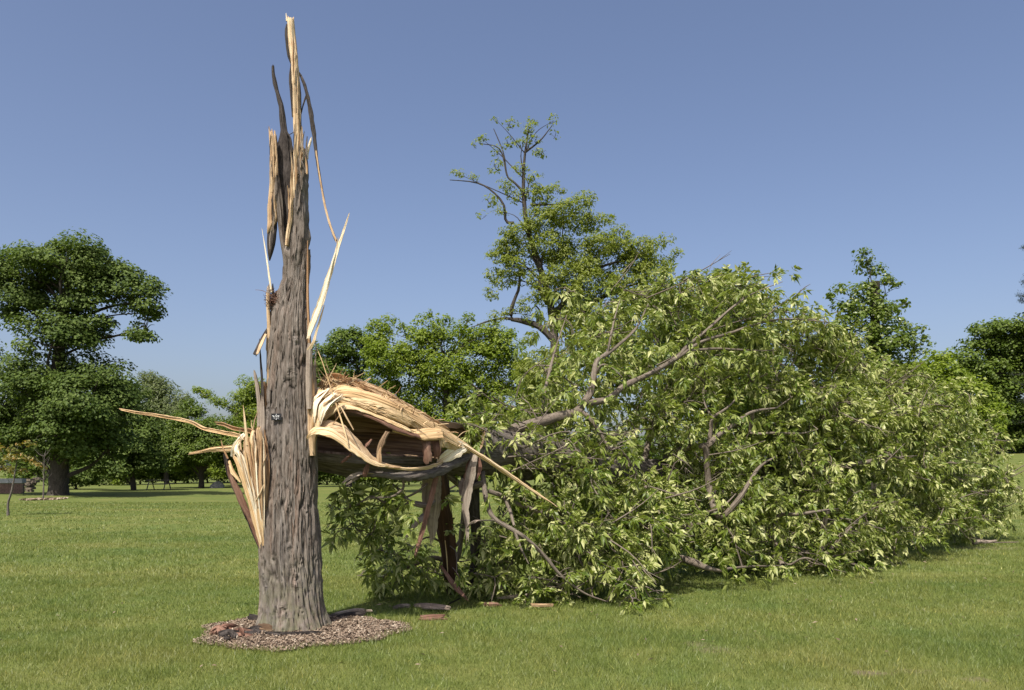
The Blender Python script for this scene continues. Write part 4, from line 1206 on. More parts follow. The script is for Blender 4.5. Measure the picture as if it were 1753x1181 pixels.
# clump of shredded fibres caught on the stub
nc_ = W(468, 512, YC - .08)
mb = MB()
rgn = np.random.default_rng(9)
for k in range(130):
    d = rgn.normal(size=3) * [.035, .03, .028]
    e = unit(rgn.normal(size=3) * [1, .8, .5]) * rgn.uniform(.02, .07)
    tube(mb, [nc_ + d - e, nc_ + d + rgn.normal(size=3) * .012, nc_ + d + e], [.0025, .003, .0015], 3, 5, cap=False)
tag(mb.build('fibre_clump', MAT['red_inner_bark'], None, nc_), 'brown clump of shredded fibres caught on the stub left of the trunk', 'debris')

# ------------------------------------------------------------------ the fallen tree
FB = on_ground(760, 10.3)
fall = thing('fallen_tree', 'toppled leafy tree with split log and peeled wood lying across the lawn', 'tree', FB)

# split log: a thick open shell seen into from the front, closed further along
A0 = np.array([W(528, 752, 8.30), W(600, 758, 8.45), W(700, 762, 8.85), W(790, 768, 9.45), W(860, 775, 9.95), (W(930, 784, 10.45))])
CEN = catmull(A0, 60)


def log_shell():
    m = MB()
    n = len(CEN)
    T = unit(np.gradient(CEN, axis=0))
    S = unit(np.cross(T, [0, 0, 1.0]))      # points toward the eye side
    S = np.where((S[:, 1:2] > 0), -S, S)
    U = unit(np.cross(S, T))
    U = np.where((U[:, 2:3] < 0), -U, U)
    t = np.linspace(0, 1, n)
    nk = 40
    openf = smooth(.80, .55, t)              # how far the shell gapes
    ph0 = np.radians(-25 * openf + 179 * (1 - openf))       # front lip angle above the eye-side direction
    ph1 = np.radians(-180.0 - 95 * openf - 1 * (1 - openf) * 0)
    rad = np.interp(t, [0, .2, .5, .8, 1], [.30, .335, .31, .29, .29])
    L = np.concatenate([[0], np.cumsum(np.linalg.norm(np.diff(CEN, axis=0), axis=1))])
    V, UV = [], []
    k = np.linspace(0, 1, nk)
    PH = ph0[:, None] * (1 - k) + ph1[:, None] * k
    LL = np.repeat(L[:, None], nk, 1)
    nz = vnoise(PH * 4 + 30, LL * 2.2, 4) - .5
    rout = rad[:, None] * (1 + .10 * nz) + .035 * (vnoise(PH * 9 + 30, LL * 1.6, 6) - .5) + .02 * (vnoise(PH * 22 + 90, LL * 4, 8) - .5)
    rin = rout - .055 + .05 * (vnoise(PH * 12 + 60, LL * 1.3, 12) - .5) + .02 * (vnoise(PH * 30 + 60, LL * 5, 13) - .5)
    dirs = np.cos(PH)[..., None] * S[:, None, :] + np.sin(PH)[..., None] * U[:, None, :]
    out = CEN[:, None, :] + dirs * rout[..., None]
    inn = CEN[:, None, :] + dirs * rin[..., None]
    ml_, mi_ = MB(), MB()
    ml_.add(out, grid_faces(n, nk, False), np.stack([PH * .3, LL], -1))
    rim = np.stack([out[:, 0], inn[:, 0]], 1)
    mi_.add(inn, grid_faces(n, nk, False)[:, ::-1], np.stack([PH * .3, LL], -1))
    mi_.add(rim, grid_faces(n, 2, False)[:, ::-1], np.stack([L, L], -1).repeat(1, 0).reshape(n, 2, 1).repeat(2, 2))
    rim = np.stack([inn[:, -1], out[:, -1]], 1)
    mi_.add(rim, grid_faces(n, 2, False)[:, ::-1])
    e = np.stack([out[0], inn[0]], 1)
    mi_.add(e, grid_faces(nk, 2, False))
    return ml_, mi_


mo, mi = log_shell()
mo.build('log', MAT['log_bark'], fall, FB)
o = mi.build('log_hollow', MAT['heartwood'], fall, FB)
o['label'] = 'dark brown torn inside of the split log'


def log_end(m):
    pts = [CEN[-9], W(930, 784, 10.45), W(990, 796, 10.9), W(1090, 806, 11.9), W(1220, 806, 13.0), W(1350, 800, 14.0), W(1480, 795, 15.2)]
    n, sides = 120, 40
    P = catmull(pts, n)
    tt = np.linspace(0, 1, n)
    rad = np.interp(tt, [0, .05, .25, .5, 1], [.16, .325, .30, .2, .06])
    T = unit(np.gradient(P, axis=0))
    A = unit(np.cross(T, [0, 0, 1.0]))
    B = np.cross(A, T)
    L = np.concatenate([[0], np.cumsum(np.linalg.norm(np.diff(P, axis=0), axis=1))])
    u = np.arange(sides) / sides
    UU, LL = np.meshgrid(u, L)
    b, v, d = voronoi(UU * 14 + vnoise(UU * 14, LL * 2, 3, 14), LL * 2.4, 5, 14)
    rr = rad[:, None] * (1 - .12 + .16 * np.minimum(1, b / .3) * (.4 + .8 * v) + .08 * (vnoise(UU * 20, LL * 6, 8, 20) - .5))
    th = u * 2 * math.pi
    V = P[:, None] + rr[..., None] * (np.cos(th)[None, :, None] * A[:, None] + np.sin(th)[None, :, None] * B[:, None])
    m.add(V, grid_faces(n, sides, True), np.stack([UU * 1.8, LL], -1))


piece('log', 'log_bark', fall, FB, log_end)

# sheets of sapwood peeled off the log, still joined to the broken trunk
UPV = (0.15, -.62, -.75)
SH = [
    ('wood_sheet', 'sheet_wood', [(553, 700, 8.08), (566, 682, 8.03), (590, 677, 8.0), (625, 684, 8.02), (670, 701, 8.12), (720, 726, 8.35), (770, 754, 8.7), (808, 772, 8.95)], [.20, .24, .26, .26, .26, .26, .22, .08], UPV, 'broad pale sheet of peeled wood arching over the split log', dict(curl=-.28, thick=.02, nu=41, n=90, jag0=.10, jag1=.05, fibre=.22)),
    ('wood_sheet', 'tan_wood', [(548, 700, 8.20), (556, 668, 8.22), (580, 654, 8.22), (620, 662, 8.26), (670, 684, 8.38), (720, 712, 8.6), (775, 742, 8.9)], [.08, .12, .15, .15, .13, .10, .05], UPV, 'tan sheet behind the top edge of the pale sheet', dict(curl=-.15, thick=.02, nu=23, n=70, jag0=.03, jag1=.1, fibre=.8)),
    ('wood_sheet', 'fibre_wood', [(545, 662, 8.18), (562, 645, 8.2), (590, 648, 8.2), (625, 664, 8.24), (665, 688, 8.34)], [.06, .10, .11, .08, .03], UPV, 'reddish fibres along the top of the peeled sheets', dict(curl=-.1, thick=.016, nu=23, n=50, jag0=.10, jag1=.2, fibre=1.4)),
    ('wood_sheet', 'sapwood', [(536, 770, 7.98), (546, 730, 7.94), (562, 706, 7.92), (590, 695, 7.92), (630, 705, 7.96), (680, 727, 8.05), (715, 742, 8.15)], [.10, .11, .10, .075, .055, .05, .03], (0.1, -.5, -.8), 'inner pale arch below the broad sheet', dict(curl=-.1, thick=.016, nu=9, n=70, jag1=.1)),
    ('bark_strip', 'red_inner_bark', [(560, 712, 7.98), (600, 702, 7.96), (640, 715, 7.98), (685, 737, 8.05), (730, 750, 8.25), (755, 752, 8.4)], [.05, .06, .06, .05, .05, .04], (0, -.8, -.5), 'dark red bark lining the inner arch', dict(curl=-.1, thick=.016, nu=9, n=60)),
    ('wood_sheet', 'sheet_wood', [(672, 737, 8.06), (700, 741, 8.14), (730, 744, 8.24), (757, 743, 8.36)], [.03, .085, .12, .13], (0, -.45, -.9), 'square-ended tan panel hanging under the broad sheet', dict(curl=-.05, thick=.014, nu=13, n=30, jag1=.015)),
    ('wood_sheet', 'sapwood', [(690, 716, 8.3), (720, 730, 8.36), (752, 742, 8.5)], [.03, .05, .03], (0, -.45, -.9), None, dict(thick=.012, nu=7, n=20)),
    ('wood_sheet', 'tan_wood', [(640, 690, 8.16), (672, 716, 8.24), (700, 735, 8.3), (716, 741, 8.34)], [.04, .11, .10, .03], (0.1, -.45, -.9), None, dict(thick=.012, nu=9, n=24, jag1=.2)),
    ('peeled_curl', 'sapwood', [(526, 750, 7.72), (533, 741, 7.68), (546, 737, 7.66), (565, 741, 7.68), (590, 757, 7.74), (615, 776, 7.8), (640, 793, 7.88), (668, 798, 7.98)], [.03, .09, .11, .11, .105, .08, .05, .02], (0.25, -.45, -.85), 'pale curl of wood drooping from the trunk edge', dict(curl=-.10, thick=.012, nu=13, n=80, jag1=.03)),
    ('peeled_curl', 'tan_wood', [(540, 738, 7.8), (553, 730, 7.78), (572, 730, 7.78), (595, 744, 7.82), (617, 766, 7.88), (640, 787, 7.96), (662, 797, 8.04), (690, 800, 8.12)], [.05, .10, .13, .13, .11, .07, .04, .02], (0.3, -.3, -.9), 'tan curl of wood behind the pale drooping curl', dict(curl=-.10, thick=.012, nu=13, n=80)),
    ('wood_sheet', 'sapwood', [(655, 799, 8.02), (700, 803, 8.2), (735, 800, 8.42), (765, 790, 8.7), (792, 776, 8.88), (812, 766, 9.0)], [.02, .03, .045, .06, .06, .03], (0, -.6, .8), 'pale broken lip along the lower edge of the log', dict(thick=.02, nu=9, n=60, jag0=.05, jag1=.04)),
    ('wood_sheet', 'white_wood', [(748, 792, 8.62), (765, 782, 8.62), (782, 770, 8.68), (802, 764, 8.82)], [.04, .17, .19, .05], (-.35, -.4, .85), 'bright fan-shaped wood panel at the right end of the split log', dict(thick=.014, curl=-.05, nu=13, n=30, jag0=.05, jag1=.05)),
    ('splinter', 'sapwood', [(690, 700, 8.32), (745, 733, 8.55), (795, 763, 8.78), (845, 795, 8.95), (900, 832, 9.15), (955, 868, 9.3)], [.02, .04, .05, .052, .04, .01], (.3, -.5, .8), 'long straight strip of wood running down into the leaves', dict(thick=.024, nu=9, n=70, jag0=.06, jag1=.12, curl=.1)),
    ('splinter', 'fibre_wood', [(745, 738, 8.62), (775, 752, 8.74), (800, 766, 8.85)], [.02, .05, .03], (0, -.5, .8), None, dict(thick=.016, nu=7, n=24, jag0=.1)),
]
for i, (nm, mt_, pts, wd, sd, lab, kw) in enumerate(SH):
    strip(fall, FB, nm, mt_, pts, wd, sd, lab, seed=500 + i, **kw)
# white shards hanging like a torn curtain along the fold beside the trunk
rgs = np.random.default_rng(88)
for i in range(22):
    f0 = i / 21
    tx, ty = 546 + 44 * f0 + rgs.normal() * 2, np.interp(f0, [0, .4, 1], [664, 664, 678]) + rgs.normal() * 4
    bx, by = 528 + 20 * f0 + rgs.normal() * 2.5, rgs.uniform(715, 768) - 14 * f0
    kx, ky = bx * .6 + tx * .4 - 5 + rgs.normal() * 1.5, by * .5 + ty * .5 - 6
    dq = 7.95 - .16 * f0 + rgs.normal() * .03
    strip(fall, FB, 'splinter', ['white_wood', 'white_wood', 'sapwood', 'tan_wood', 'white_wood'][i % 5], [(tx, ty, dq), (kx, ky, dq - .08), (bx, by, dq - .05)], [rgs.uniform(.02, .06), rgs.uniform(.03, .07), rgs.uniform(.008, .03)],
          (.9, rgs.uniform(-.7, .1), .3), thick=.009, nu=9, n=26, seed=540 + i, jag0=.1, jag1=.25, curl=rgs.uniform(-.1, .1), fibre=.4)
# loose fibres and sticks
for i, (pts, wd, mt_) in enumerate([
        ([(543, 597, 7.8), (552, 620, 7.8), (565, 660, 7.78), (578, 700, 7.74), (590, 738, 7.7), (597, 765, 7.7)], [.006, .008, .010, .012, .014, .012], 'sapwood'), ([(576, 622, 7.9), (567, 640, 7.88), (556, 660, 7.9)], [.006, .008, .006], 'sapwood'),
        ([(580, 690, 7.72), (592, 712, 7.7), (606, 737, 7.72)], [.01, .014, .010], 'tan_wood'), ([(588, 700, 7.74), (576, 718, 7.75), (566, 729, 7.78)], [.006, .008, .004], 'tan_wood'),
        ([(535, 640, 7.9), (553, 652, 7.9), (566, 658, 7.94)], [.004, .008, .006], 'tan_wood'), ([(545, 630, 7.94), (560, 648, 7.94), (580, 660, 8.0)], [.004, .008, .008], 'sapwood'),
        ([(660, 668, 8.3), (668, 678, 8.34), (676, 688, 8.38)], [.003, .006, .006], 'tan_wood'), ([(684, 685, 8.3), (700, 697, 8.34), (716, 704, 8.4)], [.003, .010, .012], 'sapwood'),
        ([(556, 612, 7.96), (562, 632, 7.97), (575, 655, 8.02)], [.003, .006, .006], 'sapwood'), ([(540, 615, 7.92), (546, 640, 7.95), (560, 664, 8.0)], [.003, .007, .006], 'tan_wood'),
        ([(574, 708, 7.8), (575, 716, 7.82), (572, 728, 7.84)], [.006, .008, .004], 'red_inner_bark'), ([(594, 786, 7.95), (598, 778, 7.9), (606, 768, 7.9)], [.004, .01, .008], 'red_inner_bark')]):
    strip(fall, FB, 'splinter', mt_, pts, wd, SIDE, thick=.007, nu=5, n=30, seed=560 + i)
rgf = np.random.default_rng(61)
for i in range(90):
    s = np.array([540 + 250 * rgf.random() ** 2, 0])
    s[1] = np.interp(s[0], [540, 565, 600, 640, 700, 790], [668, 652, 652, 668, 700, 752]) + rgf.uniform(-4, 8)
    e = s + [rgf.uniform(-14, 26), rgf.uniform(-22, 10)]
    strip(fall, FB, 'splinter', ['fibre_wood', 'tan_wood', 'sapwood'][i % 3], [(*s, 8.1), (*((s + e) / 2 + rgf.normal(size=2) * 2), 8.08), (*e, 8.05)], [.010, .008, .003], SIDE, thick=.005, nu=5, n=10, seed=600 + i)
# reddish inner bark hanging across and under the log
DN = (1, 0, 0)
for i, (pts, wd, mt_, lab) in enumerate([
        ([(664, 738, 8.02), (657, 752, 7.98), (650, 772, 7.98), (648, 797, 8.0)], [.05, .06, .05, .045], 'heartwood', None), ([(652, 765, 7.97), (649, 780, 7.96), (650, 800, 7.98)], [.02, .05, .045], 'tan_wood', None),
        ([(636, 752, 8.05), (628, 762, 8.0), (622, 772, 7.98)], [.02, .035, .01], 'red_inner_bark', None), ([(602, 778, 7.9), (592, 786, 7.88), (582, 794, 7.88)], [.01, .03, .01], 'red_inner_bark', None),
        ([(728, 752, 8.28), (730, 768, 8.26), (733, 796, 8.3)], [.10, .10, .08], 'red_inner_bark', 'reddish bark patch hanging under the tan panel'), ([(745, 752, 8.38), (748, 768, 8.36), (748, 788, 8.4)], [.06, .08, .05], 'red_inner_bark', None),
        ([(755, 745, 8.36), (755, 760, 8.36), (752, 776, 8.4)], [.02, .025, .01], 'tan_wood', None), ([(632, 792, 8.0), (627, 804, 7.98), (624, 818, 8.0)], [.03, .06, .04], 'red_inner_bark', None),
        ([(737, 800, 8.5), (733, 830, 8.7), (731, 860, 8.8), (728, 895, 8.9)], [.10, .13, .10, .04], 'grey_strip', 'grey shredded bark hanging below the log'), ([(750, 805, 8.6), (745, 850, 8.75), (742, 890, 8.85), (740, 938, 8.95)], [.06, .12, .13, .03], 'grey_strip', None),
        ([(748, 812, 8.55), (738, 850, 8.55), (726, 900, 8.55), (714, 940, 8.5), (706, 968, 8.45)], [.05, .06, .05, .04, .015], 'red_inner_bark', 'long reddish strip slanting down to the leaves'), ([(728, 880, 8.8), (715, 892, 8.7), (702, 908, 8.65), (694, 925, 8.6)], [.07, .07, .05, .02], 'grey_strip', None),
        ([(815, 775, 8.95), (808, 800, 8.92), (802, 830, 8.92), (797, 865, 8.92), (800, 900, 8.92), (801, 940, 8.92)], [.05, .10, .12, .08, .05, .035], 'grey_strip', 'pale frayed bark strip hanging under the right end of the log'), ([(812, 775, 8.98), (806, 800, 8.96), (800, 830, 8.96), (794, 872, 8.95)], [.10, .12, .10, .03], 'red_inner_bark', None),
        ([(792, 818, 8.98), (789, 838, 8.96), (788, 850, 8.95)], [.03, .06, .01], 'grey_strip', None), ([(818, 780, 8.98), (822, 800, 8.97), (815, 825, 8.96)], [.03, .05, .01], 'red_inner_bark', None),
        ([(799, 905, 8.9), (806, 896, 8.85), (820, 891, 8.85), (848, 890, 9.0)], [.02, .03, .035, .02], 'grey_strip', None),
        ([(585, 828, 8.0), (600, 817, 8.0), (622, 810, 8.02), (650, 812, 8.1)], [.01, .05, .05, .02], 'grey_strip', 'weathered bark flap at the lower left of the log'), ([(592, 830, 8.05), (612, 818, 8.05), (632, 808, 8.1)], [.01, .03, .02], 'grey_strip', None)]):
    strip(fall, FB, 'bark_strip', mt_, pts, wd, DN, lab, thick=.012, nu=9, n=36, seed=650 + i, jag0=.04, jag1=.18, curl=.1)
# lower bark lip: greyish shell under the pale edge
strip(fall, FB, 'bark_strip', 'log_bark', [(600, 814, 8.05), (650, 812, 8.1), (700, 816, 8.25), (745, 808, 8.5), (790, 788, 8.85), (815, 772, 9.0)], [.04, .07, .11, .13, .10, .04], (0, -.5, -.9), 'grey bark shell under the pale lower lip', thick=.03, nu=11, n=60, seed=690, curl=-.2, jag0=.05)

# broken limbs that prop the log up
mb = MB()
tube(mb, [W(748, 805, 9.0), W(757, 860, 9.3), W(766, 930, 9.65), W(772, 985, 9.95), W(774, 1012, 10.1)], [.115, .10, .095, .09, .07], 14, 40, .22, seed=3)
o = mb.build('limb', MAT['shaded_heartwood'], fall, FB)
o['label'] = 'dark broken limb propping the log up'
mb = MB()
tube(mb, [W(800, 780, 9.4), W(806, 840, 9.6), W(815, 905, 9.8), W(812, 960, 10.0), W(805, 1000, 10.2)], [.15, .09, .06, .05, .04], 14, 36, .3, seed=4)
o = mb.build('limb', MAT['dark_bark'], fall, FB)  # dark bark colour stands in for the shade beneath the log
strip(fall, FB, 'bark_strip', 'red_inner_bark', [(755, 968, 9.75), (768, 988, 9.6), (783, 1008, 9.45), (798, 1024, 9.3), (806, 1030, 9.24)], [.03, .05, .06, .05, .02], (.6, -.2, .7), 'reddish strip whose end rests on the grass', thick=.016, nu=7, n=30, seed=695, jag1=.2)
strip(fall, FB, 'bark_strip', 'sapwood', [(762, 925, 9.5), (765, 955, 9.6), (767, 990, 9.8)], [.01, .012, .008], DN, thick=.006, nu=5, n=20, seed=696)

# limbs of the crown (photograph places with their own distances)
LIMBS = [
    ([(840, 745, 9.9), (870, 738, 10.0), (910, 726, 10.2), (960, 712, 10.4), (985, 706, 10.5), (1000, 690, 10.6)], (.075), .058),
    ([(1000, 690, 10.6), (1020, 688, 10.7), (1045, 680, 10.8), (1070, 660, 10.9), (1115, 638, 11.1), (1160, 612, 11.4), (1200, 585, 11.6), (1250, 570, 11.9), (1300, 553, 12.2), (1350, 546, 12.4), (1420, 552, 12.8)], .05, .010),
    ([(1000, 690, 10.6), (1012, 668, 10.7), (1017, 640, 10.8), (1022, 618, 10.9), (1040, 605, 11.0), (1060, 590, 11.2), (1090, 560, 11.5), (1110, 520, 11.8)], .05, .012),
    ([(1160, 612, 11.4), (1180, 590, 11.5), (1210, 565, 11.6), (1255, 525, 11.8), (1290, 502, 12.0), (1340, 482, 12.2)], .03, .006),
    ([(1180, 600, 11.5), (1230, 597, 11.8), (1290, 600, 12.1), (1340, 600, 12.4)], .022, .006), ([(1300, 553, 12.2), (1325, 530, 12.2), (1350, 512, 12.2)], .014, .004), ([(1270, 512, 11.9), (1285, 495, 11.9), (1310, 474, 11.9)], .008, .003),
    ([(992, 702, 10.5), (1010, 716, 10.4), (1030, 745, 10.4), (1042, 766, 10.4), (1058, 768, 10.4), (1075, 785, 10.5), (1090, 810, 10.5)], .032, .012),
    ([(1020, 640, 10.8), (1030, 625, 10.7), (1045, 628, 10.7), (1065, 645, 10.7)], .02, .008), ([(1040, 605, 11), (1045, 580, 11.0), (1052, 545, 11.2), (1062, 510, 11.5)], .022, .006),
    ([(1140, 785, 12), (1160, 772, 11.7), (1185, 764, 11.6), (1212, 762, 11.5), (1226, 748, 11.5), (1255, 728, 11.7), (1285, 706, 11.9), (1330, 698, 12.2)], .055, .02), ([(1214, 760, 11.5), (1217, 735, 11.5), (1220, 715, 11.5), (1245, 698, 11.6), (1262, 680, 11.8)], .035, .01),
    ([(1220, 715, 11.5), (1208, 695, 11.6), (1203, 670, 11.8)], .016, .006), ([(1290, 742, 12), (1330, 741, 12.1), (1370, 742, 12.4), (1400, 735, 12.6)], .02, .008),
    ([(1360, 812, 13.0), (1400, 805, 13.0), (1440, 797, 13.0), (1490, 790, 13.2), (1515, 780, 13.3), (1555, 788, 13.6)], .05, .02), ([(1510, 785, 13.3), (1530, 783, 13.4), (1570, 780, 13.8)], .02, .008),
    ([(1400, 740, 13.4), (1430, 722, 13.5), (1470, 715, 13.8), (1520, 712, 14.4), (1570, 708, 15.0)], .035, .01), ([(1430, 722, 13.5), (1460, 700, 13.8), (1490, 660, 14.2)], .02, .006),
    ([(1230, 885, 11.4), (1260, 860, 11.3), (1280, 830, 11.3), (1300, 800, 11.4), (1330, 780, 11.6)], .04, .012), ([(1200, 880, 11.5), (1235, 868, 11.3), (1260, 845, 11.4)], .02, .01),
    ([(1120, 960, 11.5), (1150, 955, 11.0), (1180, 960, 10.7), (1210, 972, 10.5), (1235, 978, 10.6)], .055, .03), ([(1235, 975, 10.7), (1280, 970, 11.0), (1340, 968, 11.5)], .02, .008),
    ([(1330, 885, 12), (1370, 880, 11.9), (1400, 875, 12.0), (1440, 870, 12.4)], .03, .01), ([(1410, 950, 12.2), (1440, 920, 12.4), (1480, 880, 12.8), (1520, 860, 13.4)], .03, .008), ([(1380, 955, 11.6), (1420, 972, 11.8), (1450, 980, 12.0)], .014, .005),
    ([(1590, 760, 15.5), (1620, 775, 16.0), (1660, 790, 16.5), (1710, 800, 17.0)], .02, .006), ([(1600, 880, 15.5), (1630, 870, 15.8), (1660, 862, 16.4)], .02, .006),
    ([(826, 800, 9.6), (829, 835, 9.4), (836, 870, 9.25), (850, 890, 9.2), (880, 908, 9.2), (905, 925, 9.2), (935, 955, 9.25), (960, 985, 9.3), (1000, 1015, 9.4), (1040, 1030, 9.5)], .027, .010),
    ([(836, 840, 9.5), (860, 850, 9.5), (870, 865, 9.4), (880, 900, 9.2)], .03, .02), ([(866, 855, 9.5), (920, 875, 9.6), (970, 900, 9.8), (1010, 940, 10.0), (1050, 980, 10.2)], .03, .01), ([(880, 905, 9.2), (890, 935, 9.15), (905, 965, 9.1)], .02, .008),
    ([(860, 800, 10.2), (920, 850, 10.2), (980, 890, 10.4), (1040, 930, 10.6), (1080, 960, 10.8)], .05, .015), ([(760, 812, 9.2), (748, 838, 8.9), (735, 865, 8.7), (700, 858, 8.6), (685, 840, 8.6), (672, 828, 8.6)], .035, .012),
    ([(735, 865, 8.7), (700, 860, 8.6), (675, 875, 8.6), (650, 890, 8.6), (635, 915, 8.6)], .022, .006), ([(690, 855, 8.6), (660, 860, 8.55), (635, 850, 8.5), (610, 865, 8.5), (580, 872, 8.5)], .016, .004), ([(745, 815, 8.8), (720, 838, 8.6), (690, 852, 8.6), (660, 845, 8.6)], .016, .006),
    ([(700, 800, 8.5), (690, 815, 8.4), (690, 835, 8.4), (670, 850, 8.4), (640, 852, 8.4), (616, 860, 8.4)], .018, .004), ([(780, 960, 10), (740, 955, 9.9), (700, 970, 9.8), (650, 985, 9.7), (612, 985, 9.7)], .03, .006), ([(760, 930, 9.7), (730, 920, 9.6), (700, 945, 9.5)], .016, .006),
    ([(900, 880, 10.4), (880, 820, 10.1), (870, 780, 10.0), (840, 730, 10.0), (825, 690, 10.0)], .03, .006), ([(930, 760, 10.4), (920, 720, 10.2), (905, 690, 10.2)], .016, .005), ([(945, 720, 10.4), (930, 690, 10.6), (940, 640, 10.9), (950, 600, 11.2), (970, 540, 11.8)], .03, .008),
    ([(1250, 800, 13.2), (1330, 740, 13.6), (1410, 660, 14.0), (1450, 600, 14.4)], .05, .01), ([(1350, 800, 14), (1450, 760, 14.6), (1560, 700, 15.8), (1620, 690, 16.8)], .05, .01), ([(1480, 795, 15.2), (1580, 800, 16.6), (1690, 820, 18.2)], .05, .01), ([(1300, 800, 13.6), (1240, 700, 13.4), (1180, 600, 13.2), (1130, 500, 13.2)], .05, .01),
    ([(1350, 810, 14), (1420, 860, 13.8), (1500, 900, 13.8)], .05, .012), ([(1220, 806, 13), (1280, 880, 12.4), (1330, 930, 12.0)], .05, .012), ([(1090, 806, 11.9), (1130, 880, 11.0), (1130, 940, 10.3)], .05, .012), ([(1100, 800, 11.9), (1120, 720, 12.2), (1150, 640, 12.4)], .05, .012),
]
limb_pts = []
LOGP = catmull([W(930, 784, 10.45), W(990, 796, 10.9), W(1090, 806, 11.9), W(1220, 806, 13.0), W(1350, 800, 14.0), W(1480, 795, 15.2)], 80)
for i, (pts, r0, r1) in enumerate(LIMBS):
    mb = MB()
    q = [W(*p) for p in pts]
    rl = [r0, (r0 * .6 + r1 * .4), r1 * .7]
    if i:
        allp = np.vstack(limb_pts + [LOGP])
        near_ = allp[np.argmin(((allp - q[0]) ** 2).sum(1))]
        if np.linalg.norm(near_ - q[0]) > .3:
            q = [near_, (near_ * .5 + q[0] * .5) + [0, .15, -.1]] + q
            rl = [r0 * 1.25, r0 * 1.1] + rl
    P = tube(mb, q, rl, 9, max(12, len(q) * 6), .16, seed=700 + i)
    mb.build('limb', MAT['limb_bark'], fall, FB)
    limb_pts.append(P)
LPTS = np.vstack(limb_pts)

# masses of leaves: photograph place, distance, half sizes in metres, density
FOL = [(1000, 575, 12.4, .5, .5, .45, .6), (1050, 545, 12.6, .5, .5, .36, .6), (1130, 540, 12.9, .75, .7, .62, .7), (1215, 535, 13.3, .72, .7, .66, .7), (1265, 540, 13.4, .4, .5, .45, .7), (1240, 485, 13.0, .28, .3, .2, .7), (1145, 492, 12.6, .3, .3, .2, .8), (965, 500, 12.2, .2, .2, .12, .7), (1065, 500, 12.4, .3, .3, .12, .7), (940, 545, 12.0, .15, .2, .15, .6),
       (1330, 600, 13.8, .75, .8, .62, 1), (1355, 535, 13.0, .2, .25, .14, .7), (1400, 570, 13.4, .5, .5, .3, .8), (1420, 650, 14.2, .75, .9, .8, 1), (1390, 720, 13.6, .9, .9, .8, 1), (1520, 690, 15.2, .85, .9, .85, 1), (1590, 720, 16.4, .85, .9, .85, 1), (1650, 775, 17.6, .75, .8, .75, 1), (1690, 830, 18.4, .55, .7, .45, .8), (1670, 880, 18.0, .62, .7, .48, .9),
       (1725, 815, 18.2, .2, .2, .22, .7), (1715, 858, 18.2, .3, .3, .1, .5), (1050, 640, 12.2, .8, .8, .7, .7), (1160, 650, 12.7, .9, .9, .85, 1), (1270, 700, 13.1, .95, .9, .95, 1), (1340, 790, 13.3, 1.0, .9, .9, 1), (1450, 770, 14.2, 1.0, 1, .9, 1), (1540, 810, 15.2, .95, .9, .95, 1), (1600, 860, 16.4, .8, .8, .72, 1), (1640, 905, 17.0, .5, .5, .25, .8),
       (960, 640, 11.4, .42, .4, .35, .7), (905, 690, 10.6, .28, .25, .2, .7), (940, 710, 10.7, .3, .25, .18, .6), (825, 690, 10.0, .20, .2, .24, .9), (815, 742, 9.5, .24, .2, .16, 1), (862, 742, 9.8, .3, .2, .14, .9), (905, 762, 10.0, .3, .2, .16, .8), (860, 775, 9.7, .22, .2, .14, .7), (990, 740, 11.0, .5, .4, .32, .7), (890, 800, 9.8, .28, .25, .22, .65), (950, 790, 10.0, .28, .3, .22, .5), (1010, 790, 10.6, .4, .4, .35, .8),
       (1100, 770, 11.6, .8, .6, .62, 1), (1090, 860, 11.0, .72, .6, .52, 1), (1000, 860, 10.4, .62, .5, .42, .9), (1210, 830, 12.3, .95, .8, .82, 1), (1280, 900, 12.4, .8, .7, .62, 1), (1180, 900, 11.6, .6, .6, .5, 1), (1370, 890, 12.8, .85, .7, .7, 1), (1460, 890, 13.6, .85, .8, .72, 1), (1400, 950, 12.6, .6, .5, .22, 1), (1500, 940, 13.4, .5, .5, .28, 1), (1550, 905, 14.6, .6, .6, .5, 1), (1300, 950, 12.3, .6, .5, .2, .9),
       (1080, 920, 10.3, .5, .45, .42, 1), (1130, 900, 10.4, .35, .35, .35, .9), (1000, 930, 10.0, .55, .5, .42, 1), (1050, 985, 9.75, .5, .4, .28, 1), (960, 980, 9.8, .5, .45, .28, 1), (1075, 1005, 9.55, .28, .3, .18, 1), (930, 900, 10.0, .45, .4, .38, .9), (880, 860, 9.8, .3, .3, .32, .6), (870, 950, 10.0, .42, .4, .4, .9), (850, 990, 10.0, .4, .4, .2, 1), (910, 1005, 9.8, .35, .35, .15, 1),
       (810, 985, 10.4, .38, .35, .24, .8), (750, 975, 10.1, .38, .3, .2, .8), (700, 990, 9.85, .34, .3, .13, .8), (630, 990, 9.8, .2, .2, .07, .7), (690, 955, 9.7, .26, .25, .14, .7), (640, 925, 9.0, .20, .2, .24, .8), (655, 880, 8.8, .18, .18, .14, .6), (608, 905, 8.9, .16, .15, .14, .7),
       (598, 868, 8.6, .15, .15, .18, .7), (640, 850, 8.6, .22, .2, .08, .6), (580, 900, 8.6, .10, .1, .10, .7), (650, 955, 9.3, .16, .16, .14, .7), (675, 845, 8.6, .16, .15, .06, .6), (850, 900, 9.9, .25, .3, .35, .6), (590, 838, 8.5, .07, .1, .08, .7)]


